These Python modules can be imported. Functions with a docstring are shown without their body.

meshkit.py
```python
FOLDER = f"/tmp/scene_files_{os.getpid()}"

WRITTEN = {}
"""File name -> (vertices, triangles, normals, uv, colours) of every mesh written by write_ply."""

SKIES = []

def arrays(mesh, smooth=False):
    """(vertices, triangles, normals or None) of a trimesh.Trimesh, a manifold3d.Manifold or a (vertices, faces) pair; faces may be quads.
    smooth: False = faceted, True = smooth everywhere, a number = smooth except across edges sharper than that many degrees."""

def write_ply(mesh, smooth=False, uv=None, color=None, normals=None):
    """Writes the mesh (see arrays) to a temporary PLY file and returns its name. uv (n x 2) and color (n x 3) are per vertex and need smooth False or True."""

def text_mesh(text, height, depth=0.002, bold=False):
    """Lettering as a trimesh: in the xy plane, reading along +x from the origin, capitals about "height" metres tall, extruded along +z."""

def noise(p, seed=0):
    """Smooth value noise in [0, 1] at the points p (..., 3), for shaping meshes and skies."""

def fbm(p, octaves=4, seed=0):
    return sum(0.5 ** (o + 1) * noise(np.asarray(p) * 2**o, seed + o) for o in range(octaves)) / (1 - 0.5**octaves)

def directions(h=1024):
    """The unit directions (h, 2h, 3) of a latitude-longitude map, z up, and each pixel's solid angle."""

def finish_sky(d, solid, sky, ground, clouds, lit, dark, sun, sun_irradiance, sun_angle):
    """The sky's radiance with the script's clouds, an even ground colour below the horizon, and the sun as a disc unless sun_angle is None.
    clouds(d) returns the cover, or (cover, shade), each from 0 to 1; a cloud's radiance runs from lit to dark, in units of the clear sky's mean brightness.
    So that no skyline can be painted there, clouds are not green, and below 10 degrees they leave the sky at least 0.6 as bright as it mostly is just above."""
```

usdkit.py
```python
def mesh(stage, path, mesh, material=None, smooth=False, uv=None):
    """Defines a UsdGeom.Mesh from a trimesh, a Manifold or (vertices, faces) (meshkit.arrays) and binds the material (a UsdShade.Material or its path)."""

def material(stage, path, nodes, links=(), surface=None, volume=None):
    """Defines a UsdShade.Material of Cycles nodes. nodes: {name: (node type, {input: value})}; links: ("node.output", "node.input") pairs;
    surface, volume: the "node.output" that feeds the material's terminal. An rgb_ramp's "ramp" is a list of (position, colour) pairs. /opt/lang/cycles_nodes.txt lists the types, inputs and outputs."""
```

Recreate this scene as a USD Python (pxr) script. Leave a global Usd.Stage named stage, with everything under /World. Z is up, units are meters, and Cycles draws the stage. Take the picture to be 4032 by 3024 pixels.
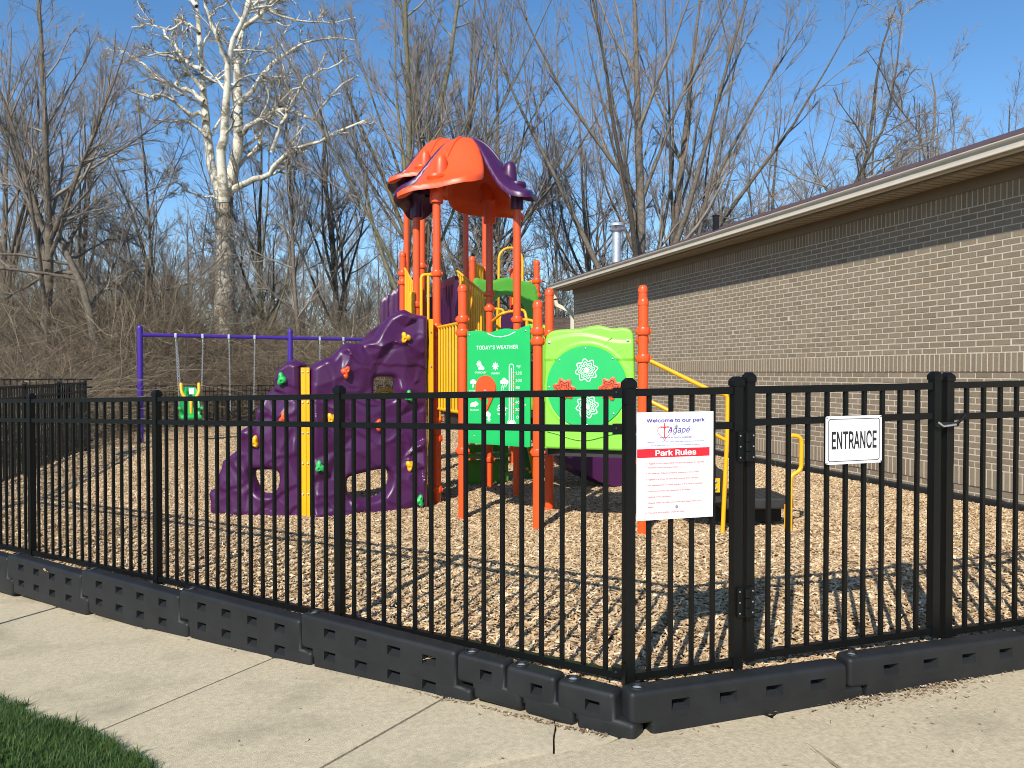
import math, numpy as np, trimesh, shapely, usdkit, meshkit
from shapely.geometry import Polygon, LineString, Point, box as sbox
from shapely.ops import unary_union, split
from scipy.spatial import Delaunay
from scipy.interpolate import LinearNDInterpolator
import manifold3d as m3
from pxr import Usd, UsdGeom, UsdLux, UsdShade, Gf, Sdf, Vt

stage = Usd.Stage.CreateInMemory()
W = UsdGeom.Xform.Define(stage, '/World')
stage.SetDefaultPrim(W.GetPrim())
UsdGeom.SetStageUpAxis(stage, 'Z'); UsdGeom.SetStageMetersPerUnit(stage, 1.0)
UsdGeom.Scope.Define(stage, '/World/Looks')
A_ = np.array

# ------------------------------------------------------------------ camera, sky, sun, exposure
YAW, PITCH = math.radians(17.0), math.atan(47 / 3028)
rt = A_([math.cos(YAW), -math.sin(YAW), 0]); f0 = A_([math.sin(YAW), math.cos(YAW), 0])
fw = f0 * math.cos(PITCH) + A_([0, 0, -math.sin(PITCH)]); upv = np.cross(rt, fw)
CAM = A_([0, 0, 1.39])
cam = UsdGeom.Camera.Define(stage, '/World/camera')
cam.AddTransformOp().Set(Gf.Matrix4d(*rt, 0, *upv, 0, *(-fw), 0, *CAM, 1))
cam.CreateHorizontalApertureAttr(36.0); cam.CreateVerticalApertureAttr(27.0)
cam.CreateFocalLengthAttr(3028 / 4032 * 36); cam.CreateClippingRangeAttr(Gf.Vec2f(0.05, 5000))
cam.CreateExposureAttr(0.6)
SUN_EL = math.radians(38.5); SUN_AZ = math.radians(38.0)         # the light travels towards this azimuth
to_sun = A_([-math.sin(SUN_AZ) * math.cos(SUN_EL), -math.cos(SUN_AZ) * math.cos(SUN_EL), math.sin(SUN_EL)])
sky = UsdLux.DomeLight.Define(stage, '/World/sky')
sky.GetPrim().SetCustomDataByKey('kind', 'structure')
skym = usdkit.material(stage, '/World/Looks/sky_light', {
    's': ('sky_texture', {'sky_type': 'single_scattering', 'sun_disc': False, 'sun_elevation': SUN_EL, 'sun_rotation': math.atan2(to_sun[0], to_sun[1]), 'air_density': 1.0, 'aerosol_density': 0.25, 'ozone_density': 3.0}), 'h': ('hsv', {'saturation': 1.2, 'value': 1.0}),
    'b': ('background_shader', {'strength': 0.11})}, [('s.color', 'h.color'), ('h.color', 'b.color')], surface='b.background')
UsdShade.MaterialBindingAPI.Apply(sky.GetPrim()).Bind(skym)
sun = UsdLux.DistantLight.Define(stage, '/World/sun')
sun.CreateNormalizeAttr(True); sun.CreateIntensityAttr(1.05); sun.CreateAngleAttr(0.5); sun.CreateColorAttr(Gf.Vec3f(1.0, 0.95, 0.87))
zc_ = to_sun; xc_ = np.cross([0, 0, 1], zc_); xc_ /= np.linalg.norm(xc_); yc_ = np.cross(zc_, xc_)
sun.AddTransformOp().Set(Gf.Matrix4d(*xc_, 0, *yc_, 0, *zc_, 0, 0, 0, 30, 1))

# ------------------------------------------------------------------ helpers
used = {}
def path_of(name, parent=None):
    base = (str(parent.GetPath()) if parent is not None else '/World') + '/' + name
    k = used.get(base, -1) + 1; used[base] = k
    return base if k == 0 else f'{base}_{k:03d}'
def cd(o, label=None, category=None, group=None, kind=None):
    for k, v in (('label', label), ('category', category), ('group', group), ('kind', kind)):
        if v: o.SetCustomDataByKey(k, v)
    return o
def thing(name, label, cat, group=None, loc=None, rz=0):
    x = UsdGeom.Xform.Define(stage, path_of(name))
    if loc is not None: x.AddTranslateOp().Set(Gf.Vec3d(*map(float, loc)))
    if rz: x.AddRotateZOp().Set(float(rz))
    return cd(x.GetPrim(), label, cat, group)
def put(name, mesh, mat, parent=None, smooth=False, tint=None, **data):
    if isinstance(mesh, MB): tint = mesh.tint() if tint is None else tint; mesh = mesh.vf()
    if tint is not None and smooth not in (False, True): smooth = False
    m = usdkit.mesh(stage, path_of(name, parent), mesh, M[mat], smooth)
    if tint is not None:
        UsdGeom.PrimvarsAPI(m).CreatePrimvar('tint', Sdf.ValueTypeNames.Color3fArray, 'vertex').Set(Vt.Vec3fArray.FromNumpy(np.asarray(tint, np.float32)))
    return cd(m.GetPrim(), **data)
def nrm(v):
    v = np.asarray(v, float); return v / np.maximum(np.linalg.norm(v, axis=-1, keepdims=True), 1e-12)
CUBE = A_([[x, y, z] for x in (-.5, .5) for y in (-.5, .5) for z in (-.5, .5)])
CUBEF = A_([[0, 1, 3], [0, 3, 2], [4, 6, 7], [4, 7, 5], [0, 4, 5], [0, 5, 1], [2, 3, 7], [2, 7, 6], [0, 2, 6], [0, 6, 4], [1, 5, 7], [1, 7, 3]])
class MB:
    def __init__(s): s.V, s.F, s.T, s.n = [], [], [], 0
    def add(s, v, f, tint=None):
        v = np.asarray(v, float); s.V.append(v); s.F.append(np.asarray(f) + s.n); s.n += len(v)
        if tint is not None: s.T.append(np.broadcast_to(A_(tint, float), (len(v), 3)))
        return s
    def addm(s, m, T=None, tint=None):
        v, f, _ = meshkit.arrays(m)
        if T is not None: v = v @ T[:3, :3].T + T[:3, 3]
        return s.add(v, f, tint)
    def box(s, c, size, ax=None, tint=None):
        v = CUBE * A_(size, float)
        if ax is not None: v = v @ np.asarray(ax, float)         # rows of ax are the box's axes
        return s.add(v + A_(c, float), CUBEF, tint)
    def cyl(s, a, b, r, n=12): return s.tube([a, b], r, n)
    def tube(s, pts, r, n=10):
        v, f = tubes(A_(pts, float)[None], np.broadcast_to(A_(r, float), (len(pts),))[None], n, caps=True); return s.add(v, f)
    def rev(s, prof, o=(0, 0, 0), n=16, axis=(0, 0, 1)):
        """profile of (radius, height) round axis at o"""
        z = nrm(axis); x = nrm(np.cross([0, 1, 0] if abs(z[1]) < .9 else [1, 0, 0], z)); y = np.cross(z, x)
        a = np.linspace(0, 2 * np.pi, n, endpoint=False); K = len(prof); p = A_(prof, float)
        v = p[:, 0][:, None, None] * (np.cos(a)[None, :, None] * x + np.sin(a)[None, :, None] * y) + p[:, 1][:, None, None] * z
        i = np.arange(n); j = (i + 1) % n; f = []
        for k in range(K - 1):
            f += [np.stack([k * n + i, k * n + j, (k + 1) * n + j], 1), np.stack([k * n + i, (k + 1) * n + j, (k + 1) * n + i], 1)]
        return s.add(v.reshape(-1, 3) + A_(o, float), np.vstack(f))
    def vf(s): return (np.vstack(s.V), np.vstack(s.F))
    def tint(s): return np.vstack(s.T) if s.T else None
def tubes(P, R, n=4, caps=False):
    """P (B,K,3), R (B,K): B tubes at once"""
    B, K, _ = P.shape
    t = np.empty_like(P); t[:, 1:-1] = P[:, 2:] - P[:, :-2]; t[:, 0] = P[:, 1] - P[:, 0]; t[:, -1] = P[:, -1] - P[:, -2]; t = nrm(t)
    m = np.abs(nrm(P[:, -1] - P[:, 0]) + 1e-9 * t[:, 0]); a = np.eye(3)[np.argmin(m, 1)][:, None, :]
    x = nrm(np.cross(t, a)); y = np.cross(t, x)
    ang = np.linspace(0, 2 * np.pi, n, endpoint=False)
    V = P[:, :, None] + R[:, :, None, None] * (np.cos(ang)[:, None] * x[:, :, None] + np.sin(ang)[:, None] * y[:, :, None])
    i = np.arange(n); j = (i + 1) % n; k = np.arange(K - 1)[:, None] * n
    q = np.stack([k + i, k + j, k + n + j, k + n + i], -1).reshape(-1, 4)
    f = np.vstack([q[:, [0, 1, 2]], q[:, [0, 2, 3]]])
    if caps:
        f = np.vstack([f, np.stack([0 * i[1:-1], i[2:], i[1:-1]], 1), (K - 1) * n + np.stack([0 * i[1:-1], i[1:-1], i[2:]], 1)])
    F = (np.arange(B)[:, None, None] * K * n + f).reshape(-1, 3)
    return V.reshape(-1, 3), F
def frame(o, e, n=None):
    """4x4 with local x along e (horizontal), local y up, local z out of the plate"""
    e = nrm(A_([e[0], e[1], 0.0])); nn = A_([e[1], -e[0], 0]) if n is None else nrm(n)
    T = np.eye(4); T[:3, 0], T[:3, 1], T[:3, 2], T[:3, 3] = e, [0, 0, 1], nn, o; return T
def xf(v, T): return v @ T[:3, :3].T + T[:3, 3]
def smoothpoly(pts, holes=(), it=2):
    def ch(p):
        p = A_(p, float)
        for _ in range(it):
            q = np.roll(p, -1, 0); p = np.stack([.75 * p + .25 * q, .25 * p + .75 * q], 1).reshape(-1, 2)
        return p
    return Polygon(ch(pts), [ch(h) for h in holes]).buffer(0)
def plate(poly, step, front, back):
    """closed plate from a 2D outline: front/back give the height at points (n,2), d = distance to the outline"""
    polys = getattr(poly, 'geoms', [poly]); VV, FF, n0 = [], [], 0
    for pg in polys:
        rings = [pg.exterior, *pg.interiors]; bp = []
        for r in rings:
            L = r.length; k = max(8, int(L / step)); bp += [r.interpolate(t).coords[0] for t in np.linspace(0, L, k, endpoint=False)]
        bp = A_(bp); x0, y0, x1, y1 = pg.bounds
        gx, gy = np.meshgrid(np.arange(x0, x1, step), np.arange(y0, y1, step * .87)); gx = gx + (np.arange(gx.shape[0]) % 2)[:, None] * step * .5
        g = np.stack([gx.ravel(), gy.ravel()], 1)
        inner = pg.buffer(-step * .55); g = g[shapely.contains_xy(inner, g[:, 0], g[:, 1])] if not inner.is_empty else np.zeros((0, 2))
        p = np.vstack([bp, g]); tri = Delaunay(p).simplices; c = p[tri].mean(1)
        tri = tri[shapely.contains_xy(pg, c[:, 0], c[:, 1])]
        a, b, cc = p[tri[:, 0]], p[tri[:, 1]], p[tri[:, 2]]
        cr = (b - a)[:, 0] * (cc - a)[:, 1] - (b - a)[:, 1] * (cc - a)[:, 0]
        tri = tri[np.abs(cr) > 1e-10]; cr = cr[np.abs(cr) > 1e-10]; tri[cr < 0] = tri[cr < 0][:, ::-1]
        d = shapely.distance(pg.boundary, shapely.points(p)); N = len(p)
        top = np.c_[p, front(p, d)]; bot = np.c_[p, back(p, d)]
        e = np.vstack([tri[:, [0, 1]], tri[:, [1, 2]], tri[:, [2, 0]]]); key = {(int(u), int(v)) for u, v in e}
        be = A_([(u, v) for u, v in key if (v, u) not in key])
        side = np.vstack([np.c_[be[:, 0], be[:, 0] + N, be[:, 1] + N], np.c_[be[:, 0], be[:, 1] + N, be[:, 1]]])
        VV.append(np.vstack([top, bot])); FF.append(np.vstack([tri, tri[:, ::-1] + N, side]) + n0); n0 += 2 * N
    return np.vstack(VV), np.vstack(FF)
def extr(poly, z0, z1):
    """flat extrusion in local x,y with local z from z0 to z1"""
    V, F, n = [], [], 0
    for g in getattr(poly, 'geoms', [poly]):
        if g.is_empty or g.geom_type != 'Polygon': continue
        m = trimesh.creation.extrude_polygon(g, z1 - z0, engine='earcut'); V.append(A_(m.vertices) + [0, 0, z0]); F.append(A_(m.faces) + n); n += len(m.vertices)
    return np.vstack(V), np.vstack(F)
def rbox(size, r=.01, seg=3):
    x, y, z = A_(size, float) / 2 - r
    s = m3.Manifold.sphere(r, 4 * seg)
    return m3.Manifold.batch_hull([s.translate([a * x, b * y, c * z]) for a in (-1, 1) for b in (-1, 1) for c in (-1, 1)])
def text(s, width, height, bold=False, depth=.002, shear=0.0):
    """lettering fitted into width x height from the local origin (baseline left)"""
    v, f, _ = meshkit.arrays(meshkit.text_mesh(s, height, depth, bold)); v = v.copy()
    x0, x1 = v[:, 0].min(), v[:, 0].max(); v[:, 0] = (v[:, 0] - x0) * (width / (x1 - x0)) + shear * v[:, 1]
    return v, f
def arc_poly(c, r, n=32): return Point(c).buffer(r, quad_segs=n // 4)

# ------------------------------------------------------------------ materials
M = {}
def mat(name, color, rough=.5, var=.12, scale=6., bump=0., bscale=40., spec=.5, metallic=0., tint=False, coat=0., detail=4., extra=None):
    """base colour with mild mottling; tint=True multiplies by the mesh's own per-piece colour"""
    c = A_(color, float); n = {'g': ('geometry', {}), 'n': ('noise_texture', {'scale': scale, 'detail': detail, 'roughness': .6}),
        'r': ('rgb_ramp', {'ramp': [(.25, tuple(np.clip(c * (1 - var), 0, 1))), (.75, tuple(np.clip(c * (1 + var), 0, 1)))]}),
        'p': ('principled_bsdf', {'roughness': rough, 'specular_ior_level': spec, 'metallic': metallic, 'coat_weight': coat, 'coat_roughness': .15})}
    l = [('g.position', 'n.vector'), ('n.fac', 'r.fac')]; out = 'r.color'
    if extra:
        n.update(extra[0]); l += extra[1]; out = extra[2]
    if tint:
        n['a'] = ('attribute', {'attribute': 'tint'}); n['mx'] = ('mix_color', {'blend_type': 'multiply', 'fac': 1.0}); l += [(out, 'mx.a'), ('a.color', 'mx.b')]; out = 'mx.result'
    l.append((out, 'p.base_color'))
    if bump:
        n['n2'] = ('noise_texture', {'scale': bscale, 'detail': 4., 'roughness': .6}); n['b'] = ('bump', {'strength': 1.0, 'distance': bump}); l += [('g.position', 'n2.vector'), ('n2.fac', 'b.height'), ('b.normal', 'p.normal')]
    M[name] = usdkit.material(stage, '/World/Looks/' + name, n, l, surface='p.BSDF')
def stain(scale, lo, hi, colr, amount=.6):
    """a second layer of blotches laid over the ramp r"""
    return ({'sn': ('noise_texture', {'scale': scale, 'detail': 5., 'roughness': .65}), 'sr': ('rgb_ramp', {'ramp': [(lo, (0, 0, 0)), (hi, (amount,) * 3)]}),
             'sc': ('color', {'value': colr}), 'sm': ('mix_color', {'blend_type': 'mix'}), 'sb': ('rgb_to_bw', {})},
            [('g.position', 'sn.vector'), ('sn.fac', 'sr.fac'), ('sr.color', 'sb.color'), ('sb.val', 'sm.fac'), ('r.color', 'sm.a'), ('sc.color', 'sm.b')], 'sm.result')
mat('black_metal', (.0045, .005, .0048), .42, .2, 30, .0003, 300, .22)
mat('black_plastic', (.0125, .0135, .0145), .55, .3, 7, .0012, 220, .3, extra=stain(160, .64, .74, (.09, .09, .088), .55))
mat('orange_paint', (.74, .085, .014), .32, .04, 2, .0002, 150)
mat('orange_plastic', (.74, .082, .014), .42, .05, 3, .0004, 260)
mat('purple_plastic', (.056, .0088, .060), .38, .12, 3, .0006, 240)
mat('purple_paint', (.050, .020, .24), .33, .06, 3)
mat('yellow_paint', (.86, .40, .008), .34, .05, 3)
mat('yellow_plastic', (.86, .40, .008), .42, .06, 5, .0004, 200)
mat('green_plastic', (.012, .44, .105), .42, .05, 4, .0002, 240)
mat('lime_plastic', (.225, .63, .055), .42, .06, 4, .0003, 240)
mat('leaf_plastic', (.09, .36, .035), .45, .08, 4, .0003, 240)
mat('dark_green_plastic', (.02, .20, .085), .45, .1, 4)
mat('hold_green', (.02, .42, .09), .42, .08, 9)
mat('white_print', (.80, .80, .79), .45, .03, 9)
mat('white_board', (.80, .80, .80), .28, .02, 3)
mat('red_print', (.62, .015, .03), .4, .04, 8)
mat('pink_print', (.62, .17, .17), .5, .04, 8)
mat('blue_print', (.07, .05, .30), .45, .04, 8)
mat('pale_blue_print', (.30, .31, .50), .5, .04, 8)
mat('black_print', (.015, .015, .018), .4, .05, 8)
mat('dark_red_print', (.10, .01, .012), .45, .05, 8)
mat('deck_rubber', (.022, .021, .020), .6, .2, 12, .001, 200)
mat('steel', (.62, .63, .64), .32, .1, 30, metallic=.9)
mat('galvanised', (.50, .54, .58), .5, .2, 14, metallic=.6)
mat('brick', (.250, .200, .140), .85, .16, 60, .004, 260, .25, tint=True, detail=6, extra=stain(3.0, .55, .75, (.29, .24, .18), .45))
mat('mortar', (.56, .50, .395), .9, .12, 40, .002, 300, .2)
mat('trim_tan', (.40, .35, .27), .5, .06, 5, .0004, 80)
mat('trim_brown', (.185, .150, .108), .55, .06, 5)
mat('gutter', (.47, .425, .345), .30, .06, 6)
mat('downspout', (.66, .60, .48), .4, .05, 6)
mat('roof_brown', (.085, .042, .032), .6, .15, 20, .001, 120)
mat('shingle', (.085, .055, .040), .8, .3, 18, .003, 90, tint=True)
mat('concrete', (.50, .425, .285), .88, .20, 38, .004, 200, .25, detail=9, extra=stain(1.9, .50, .72, (.25, .22, .145), .62))
mat('concrete_b', (.50, .42, .28), .88, .24, 46, .005, 180, .25, detail=9, extra=stain(2.6, .54, .76, (.29, .25, .165), .6))
mat('dirt', (.11, .080, .050), .95, .35, 14, .02, 30, .2)
mat('chip_bed', (.17, .112, .062), .95, .5, 55, .02, 60, .2)
mat('chips', (1, 1, 1), .8, .12, 90, .0, 90, .25, tint=True)
mat('leaf_bits', (1, 1, 1), .8, .2, 60, tint=True)
mat('forest_floor', (.115, .085, .055), .95, .35, 1.2, .03, 8, .2)
mat('lawn_soil', (.060, .075, .022), .95, .4, 8, .02, 40, .2)
mat('grass', (.042, .080, .016), .6, .4, 5, tint=True, spec=.3)
mat('bark', (.145, .120, .093), .9, .4, 9, .02, 30, .2)
mat('bark_moss', (.155, .138, .085), .9, .4, 7, .02, 30, .2)
mat('bark_dark', (.095, .079, .062), .9, .4, 9, .02, 30, .2)
mat('twig', (.225, .190, .155), .85, .35, 1.5, spec=.25)
mat('twig_grey', (.275, .240, .195), .85, .3, 1.5, spec=.25)
mat('twig_pale', (.44, .40, .32), .8, .35, 2.0, spec=.25)
mat('sycamore_bark', (.62, .58, .47), .75, .12, 5, .01, 20, .3, detail=5, extra=stain(2.2, .52, .60, (.20, .165, .10), .85))
mat('sycamore_base', (.27, .235, .18), .85, .4, 6, .02, 20, .3, detail=5, extra=stain(2.6, .44, .58, (.52, .48, .39), .75))
mat('brush', (1, 1, 1), .85, .3, 2, tint=True, spec=.2)
mat('clear_plastic', (.5, .5, .5), .2)
M['clear_plastic'] = usdkit.material(stage, '/World/Looks/clear_dome', {'t': ('transparent_bsdf', {'color': (.86, .88, .88)}), 'g': ('glossy_bsdf', {'color': (.9, .9, .9), 'roughness': .05}), 'f': ('fresnel', {'IOR': 1.5}), 'm': ('mix_closure', {})},
    [('f.fac', 'm.fac'), ('t.BSDF', 'm.closure1'), ('g.BSDF', 'm.closure2')], surface='m.closure')

rng = np.random.default_rng(7)
# ------------------------------------------------------------------ ground heights
P0 = A_([1.479, 3.08]); D = nrm(A_([-.636, .7717])); NO = A_([-D[1], D[0]]) * 1.0      # left fence line, outward normal
NO = A_([-.7717, -.636]); XW = 7.108
def z_side(X, Y): return -.129 + .024 * (X - 1.574) - .05 * (Y - 2.89)
def z_chip(X, Y):
    X, Y = np.asarray(X, float), np.asarray(Y, float)
    w = np.clip((5.5 - X) / 4, 0, 1); zi = -.013 * (Y - 3) * w + .012 * np.clip(X - 1.5, 0, 4) * np.clip((9 - Y) / 5, 0, 1) * .7
    q = np.stack([X - P0[0], Y - P0[1]], -1); t = q @ D; d = np.maximum(-(q @ NO), 0)
    zf = -.0275 * np.clip(t, 0, 8); k = np.exp(-d / 1.4) * (t > 0)
    return zi * (1 - k) + zf * k + .016 * np.sin(1.7 * X + .6) * np.sin(1.3 * Y)
# ground sheets
b = MB(); g = np.linspace(-1, 1, 41); gx, gy = np.meshgrid(np.sign(g) * np.abs(g) ** 2.2 * 400, np.sign(g) * np.abs(g) ** 2.2 * 400 + 20)
zz = -.5 + .25 * (meshkit.noise(np.stack([gx * .08, gy * .08, 0 * gx], -1), 3) - .5) * (np.hypot(gx, gy - 14) > 22) + np.clip((np.hypot(gx, gy) - 60) * .012, 0, 6)
i = np.arange(40); q = (i[:, None] * 41 + i).ravel(); b.add(np.stack([gx.ravel(), gy.ravel(), zz.ravel()], 1), np.vstack([np.c_[q, q + 1, q + 42], np.c_[q, q + 42, q + 41]]))
put('forest_ground', b, 'forest_floor', smooth=True, kind='structure')
cl = P0 - NO * -.02
bed = Polygon([(1.50, 3.02), (7.08, 3.02), (7.08, 25.2), (-5.4, 25.2), (-3.62, 16.8), (-3.62, 9.28)])
v, f = plate(bed, .4, lambda p, d: z_chip(p[:, 0], p[:, 1]) - .015, lambda p, d: 0 * d - .6)
put('wood_chip_ground', (v, f), 'chip_bed', smooth=False, kind='structure')

# pavement: slabs cut by the joints seen in the photograph
UL, UR = A_([-D[0], -D[1]]), A_([1.0, 0])
front = LineString([tuple(P0 + NO * .10 + D * 12), tuple(P0 + NO * .10 + D * -.02), (1.46, 2.96), (12, 2.96)])
def lawn_edge(s): return A_([-.545, 3.38]) + s * nrm(A_([-1.275 + .545, 4.214 - 3.38]))
walk = Polygon([tuple(P0 + NO * .10 + D * 14), tuple(P0 + NO * .10), (1.44, 2.97), (1.30, 2.90), (.705, 2.887 - .0), (-.1, 2.75), tuple(lawn_edge(-.1)), tuple(lawn_edge(14))])
joints = [((-1.876, 6.219), (-1.676, 6.475)), ((-1.455, 4.814), (-.875, 5.564)), ((-.871, 3.762), (-.045, 4.597)), ((.198, 3.145), (.75, 3.622))]
jl = []
for (a, c) in joints:
    a, c = A_(a), A_(c); dd = nrm(c - a); jl.append(LineString([tuple(a - dd * 3), tuple(c + dd * 3)]))
base = A_(joints[0][0]); step_ = A_([-1.0, 1.22])
for k in range(1, 6):
    a = base + step_ * k * .98; jl.append(LineString([tuple(a - A_([.62, .78]) * 3), tuple(a + A_([.62, .78]) * 3)]))
crk = LineString([(1.20, 3.35), (1.168, 3.169), (1.15, 3.11), (1.118, 3.05), (1.10, 3.0), (1.065, 2.906), (1.05, 2.8)])
plaza = Polygon([(12, 2.97), (1.44, 2.965), (1.305, 2.885), (.705, 2.878), (.2, 2.70), (-.9, 1.6), (-.9, -3), (12, -3)])
crk2 = LineString([(2.08, 3.2), (2.069, 2.874), (2.085, 2.79), (2.068, 2.698), (2.03, 2.60), (2.014, 2.483), (2.03, 2.42), (2.018, 2.371), (1.95, 2.1), (1.9, 1.7), (1.98, 1.2), (1.85, .2), (1.9, -4)])
pieces = [walk]
for l in jl + [crk]:
    cut = l.buffer(.0055 if l is not crk else .004); nx = []
    for pc in pieces:
        dfr = pc.difference(cut); nx += list(getattr(dfr, 'geoms', [dfr]))
    pieces = nx
rr = np.random.default_rng(3)
def crack_line(l, amp):
    L = l.length; t = np.arange(0, L, .02); p = A_([l.interpolate(x).coords[0] for x in t]); return LineString(p + rr.normal(0, amp, p.shape))
c2 = plaza.difference(crack_line(crk2, .004).buffer(.0035)); plz = list(getattr(c2, 'geoms', [c2]))
pav = cd(UsdGeom.Xform.Define(stage, path_of('pavement')).GetPrim(), kind='structure')
for k, pc in enumerate(pieces + plz):
    if pc.area < .004: continue
    pc = pc.buffer(-.004).buffer(.004)
    big = pc.area > 3; stp = .05 if not big else .16
    drop = rr.uniform(-.004, .004)
    fr = lambda p, d: z_side(p[:, 0], p[:, 1]) + drop - .006 * np.clip(1 - d / .02, 0, 1) ** 2
    v, f = plate(pc.simplify(.002), stp if pc.area < 6 else .25, fr, lambda p, d: z_side(p[:, 0], p[:, 1]) - .12)
    put('concrete_slab', (v, f), 'concrete' if k < len(pieces) else 'concrete_b', pav, smooth=35)
# soil seen down the joints
v, f = plate(unary_union([walk, plaza]).buffer(.02), .3, lambda p, d: z_side(p[:, 0], p[:, 1]) - .022, lambda p, d: z_side(p[:, 0], p[:, 1]) - .13)
put('joint_soil', (v, f), 'dirt', pav)
# soil strip between pavement and fence, under the border timbers
strip = unary_union([LineString([tuple(P0 + D * 14), tuple(P0)]).buffer(.25), LineString([tuple(P0), (7.0, 3.08)]).buffer(.25)]).difference(unary_union([walk, plaza])).buffer(.01)
v, f = plate(strip, .2, lambda p, d: z_side(p[:, 0], p[:, 1]) - .02, lambda p, d: z_side(p[:, 0], p[:, 1]) - .3)
put('soil_strip', (v, f), 'dirt', smooth=False, kind='structure')
# lawn
lawn = Polygon([tuple(lawn_edge(-.1)), tuple(lawn_edge(14)), (-40, 10), (-40, -30), (-.95, -30), (-.95, 1.6), (-.12, 2.74)])
v, f = plate(lawn, 1.0, lambda p, d: np.maximum(z_side(p[:, 0], p[:, 1]), -.45) - .008, lambda p, d: 0 * d - .6)
put('lawn_ground', (v, f), 'lawn_soil', kind='structure')
def blades(n, size, rg):
    p = rg.uniform(-size / 2, size / 2, (n, 2)); h = rg.uniform(.025, .075, n); a = rg.uniform(0, 2 * np.pi, n); le = rg.uniform(.1, .9, n)
    dr = np.stack([np.cos(a), np.sin(a)], 1); sd = np.stack([-dr[:, 1], dr[:, 0]], 1) * rg.uniform(.0014, .0026, n)[:, None]; bl = np.c_[p, np.zeros(n)]
    mid = np.c_[p + dr * (h * le * .35)[:, None], h * .6]; tip = np.c_[p + dr * (h * le)[:, None], h * (1 - .35 * le)]
    s3 = np.c_[sd, np.zeros(n)]; V = np.stack([bl - s3, bl + s3, mid - s3 * .8, mid + s3 * .8, tip], 1).reshape(-1, 3)
    o = np.arange(n)[:, None] * 5; F = np.vstack([o + [0, 1, 3], o + [0, 3, 2], o + [2, 3, 4]])
    c = A_([[1, 1, 1], [.8, .95, .8], [1.3, 1.2, 1.0], [2.6, 1.7, 2.2], [.6, .75, .6]])[rg.choice(5, n, p=[.38, .25, .2, .05, .12])]
    return V, F, np.repeat(c, 5, 0)
def instancer(name, protos, pos, which, ang=None, scale=None, label=None, cat=None, parent=None):
    """one PointInstancer; protos = list of (v, f, tint, material)"""
    p = path_of(name, parent); pi = UsdGeom.PointInstancer.Define(stage, p); tg = []
    for k, (v, f, t, m, sm) in enumerate(protos):
        mm = usdkit.mesh(stage, f'{p}/piece_{k + 1:03d}', (v, f), M[m], sm)
        if t is not None: UsdGeom.PrimvarsAPI(mm).CreatePrimvar('tint', Sdf.ValueTypeNames.Color3fArray, 'vertex').Set(Vt.Vec3fArray.FromNumpy(np.asarray(t, np.float32)))
        tg.append(mm.GetPath())
    pi.CreatePrototypesRel().SetTargets(tg); pi.CreateProtoIndicesAttr(Vt.IntArray.FromNumpy(np.asarray(which, np.int32)))
    pi.CreatePositionsAttr(Vt.Vec3fArray.FromNumpy(np.asarray(pos, np.float32)))
    if ang is not None: pi.CreateOrientationsAttr(Vt.QuathArray([Gf.Quath(float(math.cos(a / 2)), 0, 0, float(math.sin(a / 2))) for a in ang]))
    if scale is not None: pi.CreateScalesAttr(Vt.Vec3fArray.FromNumpy(np.asarray(scale, np.float32)))
    return cd(pi.GetPrim(), label, cat, kind='stuff')
rg = np.random.default_rng(11)
pos = []
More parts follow.
